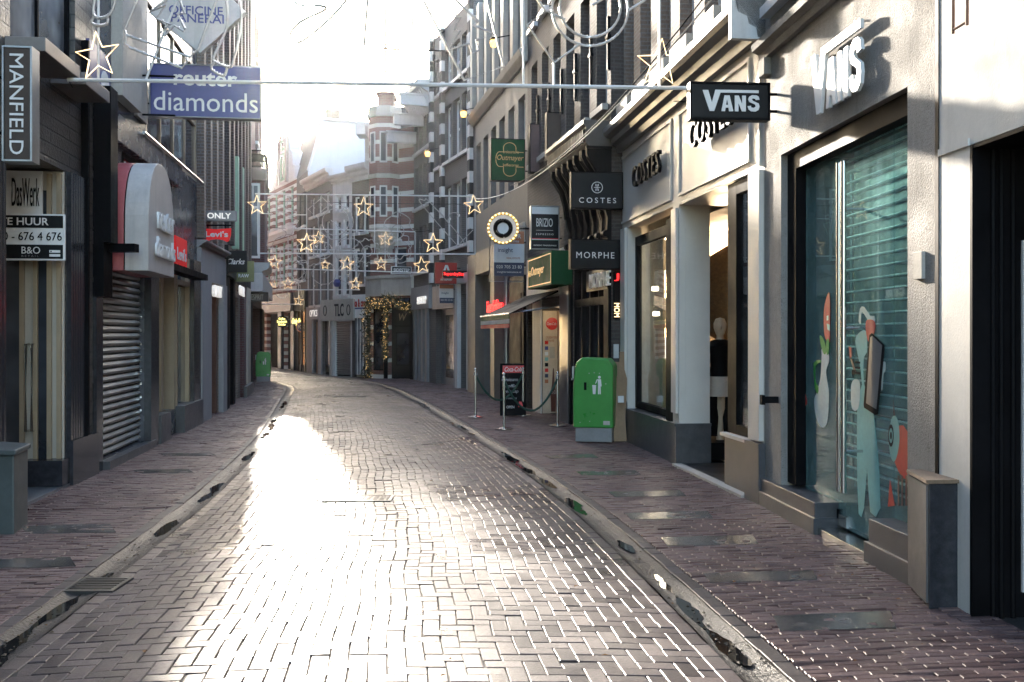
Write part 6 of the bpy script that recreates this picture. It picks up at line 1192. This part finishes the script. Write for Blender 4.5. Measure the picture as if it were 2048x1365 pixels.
garland(10.0, [((135, 160), (1392, 177)), ((130, -160), (1392, -150))], [((195, 160), (195, -160)), ((770, 172), (770, -150)), ((824, 172), (824, -150)), ((1047, 174), (1047, -150)), ((1108, 175), (1108, 125)), ((1320, 176), (1320, -150)), ((290, 160), (352, 0))], [
    (c1([(690, -120), (690, 10), (630, 150), (640, 180), (960, 290), (1000, 255), (1095, 0), (1130, -120)]), False, False), (c1([(640, 180), (635, 225), (660, 245), (920, 345), (950, 310), (940, 295)]), False, False), (c1([(870, -60), (835, 10), (750, 65), (835, 30), (790, 95), (860, 125), (810, 165), (830, 185), (880, 130), (930, 160), (935, 145), (900, 75), (935, 70), (900, -20)]), False, False),
    (c1([(1130, -80), (1150, 120), (1080, 290), (1090, 315), (1155, 340), (1180, 310), (1220, 110), (1200, -80)]), False, True), (c1([(1085, 315), (1068, 350), (1130, 385), (1148, 345)]), False, True), (c1([(490, -60), (472, 55), (490, 92), (545, 82), (575, 30), (590, -60)]), False, True), (c1([(475, 90), (462, 118), (500, 132), (540, 122), (545, 84)]), False, True),
    ([(600, -60), (590, 5), (640, 12), (650, 20), (600, 45), (580, 72), (606, 82), (690, 4), (700, -60)], False, True), ([(740, -60), (728, 95), (800, 100)], False, False),
    (c5([(100, 20), (370, 550), (640, 455), (525, 0), (505, -160), (60, -100)]), True, False), (c5([(310, 0), (470, 150), (430, 172), (580, 235), (450, 275), (470, 345), (425, 365), (400, 300), (270, 340), (340, 212), (300, 210), (340, 120), (310, 118), (330, 60)]), False, False),
    (c5([(975, 45), (800, 170), (985, 430), (1150, 310)]), False, False), (c5(ell(1230, 60, 260, 255, 36)), True, False), (c5(ell(1230, 50, 208, 205, 32)), True, False), (c5([(1490, 75), (1600, 5), (1780, -220)]), False, False), (c5([(1240, 40), (1380, -40), (1300, -120)]), False, False), ([(1045, -40), (1090, 20), (1130, 40)], False, False)],
    'nearest string-light garland with large gift, tree and ring outlines, top cut by the photo edge')
ls = ['large lit star at the upper left beside the blue box sign', 'faint star hanging against the white sky in the middle of the nearest garland', 'large lit star at the upper right in front of the brick windows']
for (px, py, sz_), lab in zip(((195, 112, .50), (770, 122, .46), (1320, 127, .50)), ls): star(at(px, py, 9.97), sz_, lab)
s5 = lambda L: [(x / 4.707 + 500, y / 4.707 + 330) for x, y in L]; z3 = lambda L: [(x / 4.267 + 480, y / 4.267 + 180) for x, y in L]
scal = lambda cx, cy, r, n=12, amp=.09: [(cx + r * (1 + amp * math.cos(n * a)) * math.cos(a), cy + r * (1 + amp * math.cos(n * a)) * math.sin(a)) for a in np.linspace(0, 2 * math.pi, n * 6 + 1)[:-1]]
m2 = [(s5([(205, 440), (455, 525), (310, 810), (158, 762)]), True, False), (s5([(250, 385), (440, 445), (432, 482), (243, 430)]), True, False), (s5([(340, 400), (360, 340), (380, 330), (350, 300), (400, 310), (370, 350)]), False, True), (s5([(320, 560), (300, 600), (340, 640), (320, 680), (260, 690)]), False, True),
      (s5(ell(805, 540, 165, 165)), True, False), (s5(ell(805, 540, 126, 126)), True, False), (s5([(640, 505), (545, 420), (680, 308), (770, 390)]), False, False), (s5([(870, 430), (890, 400), (925, 405), (930, 440), (905, 470)]), False, True), (s5([(760, 520), (890, 640), (850, 655)]), False, False),
      (z3([(1225, 1190), (1240, 1120), (1290, 1080), (1330, 1045), (1390, 1060), (1450, 1105), (1445, 1160), (1480, 1200)]), False, True), (z3(ell(1345, 1210, 55, 58, 18)), True, False), (z3(scal(1345, 1330, 110, 9)), True, False),
      (z3([(1540, 965), (1575, 945), (1620, 960), (1900, 1280), (1870, 1330), (1820, 1290)]), True, True), (z3([(1750, 1100), (1770, 1120), (1800, 1055), (1860, 1055), (1850, 1090)]), False, True), (z3([(1860, 1330), (1990, 1195), (1960, 1180)]), False, False), (z3([(1660, 1010), (1690, 1030), (1740, 1080)]), False, False)]
garland(27.0, [((510, 388), (950, 393)), ((515, 507), (950, 509))], [((515, 388), (515, 507)), ((950, 393), (950, 509)), ((613, 390), (613, 507)), ((749, 391), (749, 507)), ((795, 391), (795, 507)), ((866, 392), (866, 508)), ((515, 427), (545, 428)), ((580, 430), (613, 430))], m2, 'second garland frame with ring, lipstick and perfume outlines hung before the round bulb sign', r=.017)
G2 = [(514, 411, .56, 'lit star in front of the maroon bay window'), (613, 487, .56, 'big lit star low in the second garland left of the ring outline'), (727, 415, .56, 'lit star just under the top bar in the middle of the second garland'), (866, 487, .56, 'big lit star low in the second garland left of the red square sign'), (948, 411, .56, 'lit star at the right end of the second garland')]
for px, py, s_, lab in G2: star(at(px, py, 26.95), s_, lab)
rnd = random.Random(3)
def mini(cx, cy, k): return [(scal(cx - 70 * k, cy, 30 * k, 11), True, False), (ell(cx - 70 * k, cy, 13 * k, 13 * k, 14), True, False), (ell(cx + 10 * k, cy + 2 * k, 30 * k, 28 * k), True, False), ([(cx + 10 * k, cy + 2 * k), (cx + 26 * k, cy - 14 * k)], False, False), ([(cx + 60 * k, cy - 30 * k), (cx + 100 * k, cy - 36 * k), (cx + 112 * k, cy + 26 * k), (cx + 72 * k, cy + 32 * k)], True, False), ([(cx + 76 * k, cy - 34 * k), (cx + 84 * k, cy - 52 * k), (cx + 96 * k, cy - 34 * k)], False, True), ([(cx - 150 * k, cy - 20 * k), (cx - 110 * k, cy - 32 * k), (cx - 118 * k, cy + 24 * k), (cx - 146 * k, cy + 20 * k)], True, True)]
garland(33.5, [((576, 457), (830, 464)), ((572, 538), (856, 546))], [((576, 457), (576, 538)), ((640, 459), (640, 540)), ((708, 460), (708, 542)), ((770, 462), (770, 544)), ((830, 464), (830, 545))], mini(690, 502, .95) + mini(640, 500, .6)[2:5] + mini(790, 503, .8)[:3], 'third garland frame with biscuit and clock outlines in front of the grey brick house', r=.017)
for px, py, s_, lab in ((637, 476, .48, 'small lit star just right of the big star low in the second garland'), (771, 478, .50, 'small lit star before the banded corner house, above another small star'), (694, 527, .50, 'lit star in the third garland directly above the white fascia board'), (844, 531, .58, 'lit star right of the black framed sign in the middle of the street'), (762, 528, .46, 'lit star left of the black framed sign in the middle of the street')): star(at(px, py, 33.4), s_, lab)
garland(38.5, [((530, 497), (720, 502)), ((515, 580), (765, 580))], [((560, 498), (560, 580)), ((616, 499), (616, 580)), ((711, 501), (711, 580)), ((745, 502), (745, 580))], mini(640, 545, .8) + mini(580, 540, .7)[:3] + mini(690, 545, .7)[2:], 'fourth garland frame with small gift outlines at the height of the white house windows', r=.018)
for px, py, s_, lab in ((549, 525, .58, 'lit star nearest the corner house edge, upper of the left cluster'), (650, 530, .40, 'small dim star below the big star, above the shutter of the white house'), (711, 568, .50, 'lit star hanging lowest before the white house'), (576, 568, .50, 'lit star over the round yellow-lettered sign, right of its smaller twin')): star(at(px, py, 38.3), s_, lab)
garland(43.0, [((518, 560), (600, 561)), ((515, 609), (605, 609))], [((535, 560), (535, 609)), ((597, 561), (597, 609))], mini(560, 585, .4), 'farthest and smallest garland frame at the bend of the street', r=.018)
for px, py, s_, lab in ((547, 569, .40, 'smallest lit star, left of its twin over the round yellow-lettered sign'), (597, 602, .46, 'lit star lowest of all, just above the yellow neon script'), (516, 601, .36, 'half hidden star at the edge of the maroon corner house')): star(at(px, py, 42.6), s_, lab)

up = Vector((0, 0, 1))
for (x0, y0, x1, y1, Y, lab) in ((572, 457, 830, 464, 33.5, 'third'), (530, 497, 745, 502, 38.5, 'fourth'), (518, 560, 600, 561, 43.0, 'farthest')):
    a, b = at(x0, y0, Y), at(x1, y1, Y); cable(a, Vector((FL(Y) - .1, Y + .2, a.z + .15)), .03, .010, 'thin cable tying the %s garland to the left buildings' % lab); cable(b, Vector((FR(Y) + .15, Y + .2, b.z + .15)), .03, .010, 'thin cable tying the %s garland to the right buildings' % lab)
m = MB()                                                       # leaves and crumbs blown onto the paving
for _ in range(150):
    y = 4.3 + 14 * rng.random() ** 1.4; a, b = float(GL(y)), float(GR(y)); x = rng.choice([a - .2 - 1.1 * rng.random(), b + .2 + 1.2 * rng.random(), a + (b - a) * rng.random()]); t_ = (x - a) / (b - a); z = .021 + (camber(t_) if 0 < t_ < 1 else .0); s_ = .006 + .02 * rng.random() ** 2; k = rng.random() * 6.28
    m.add([(x + s_ * math.cos(k), y + s_ * math.sin(k), z), (x - s_ * .5 * math.sin(k), y + s_ * .5 * math.cos(k), z + .006), (x - s_ * math.cos(k), y - s_ * math.sin(k), z), (x + s_ * .5 * math.sin(k), y - s_ * .5 * math.cos(k), z + .004)], [(0, 1, 2, 3)])
tag(m.build('fallen_leaves', pm('dry leaf', (.22, .10, .03), .8, var=.6, scale=6), None), kind='stuff')

# ---------------------------------------------------------------- the air between us and the end of the street
hz = bpy.data.materials.new('haze'); hz.use_nodes = True; hn = hz.node_tree
hn.nodes.remove(hn.nodes['Principled BSDF']); pv = hn.nodes.new('ShaderNodeVolumePrincipled')
pv.inputs['Color'].default_value = (.9, .92, .95, 1); pv.inputs['Density'].default_value = .00013; pv.inputs['Anisotropy'].default_value = .93
hn.links.new(pv.outputs[0], hn.nodes['Material Output'].inputs['Volume'])
M['haze'] = hz
m = MB(); m.box(-300.5, 300.5, -60.5, 700.5, -1.06, 17); o = m.build('haze', 'haze', None); tag(o, kind='stuff')
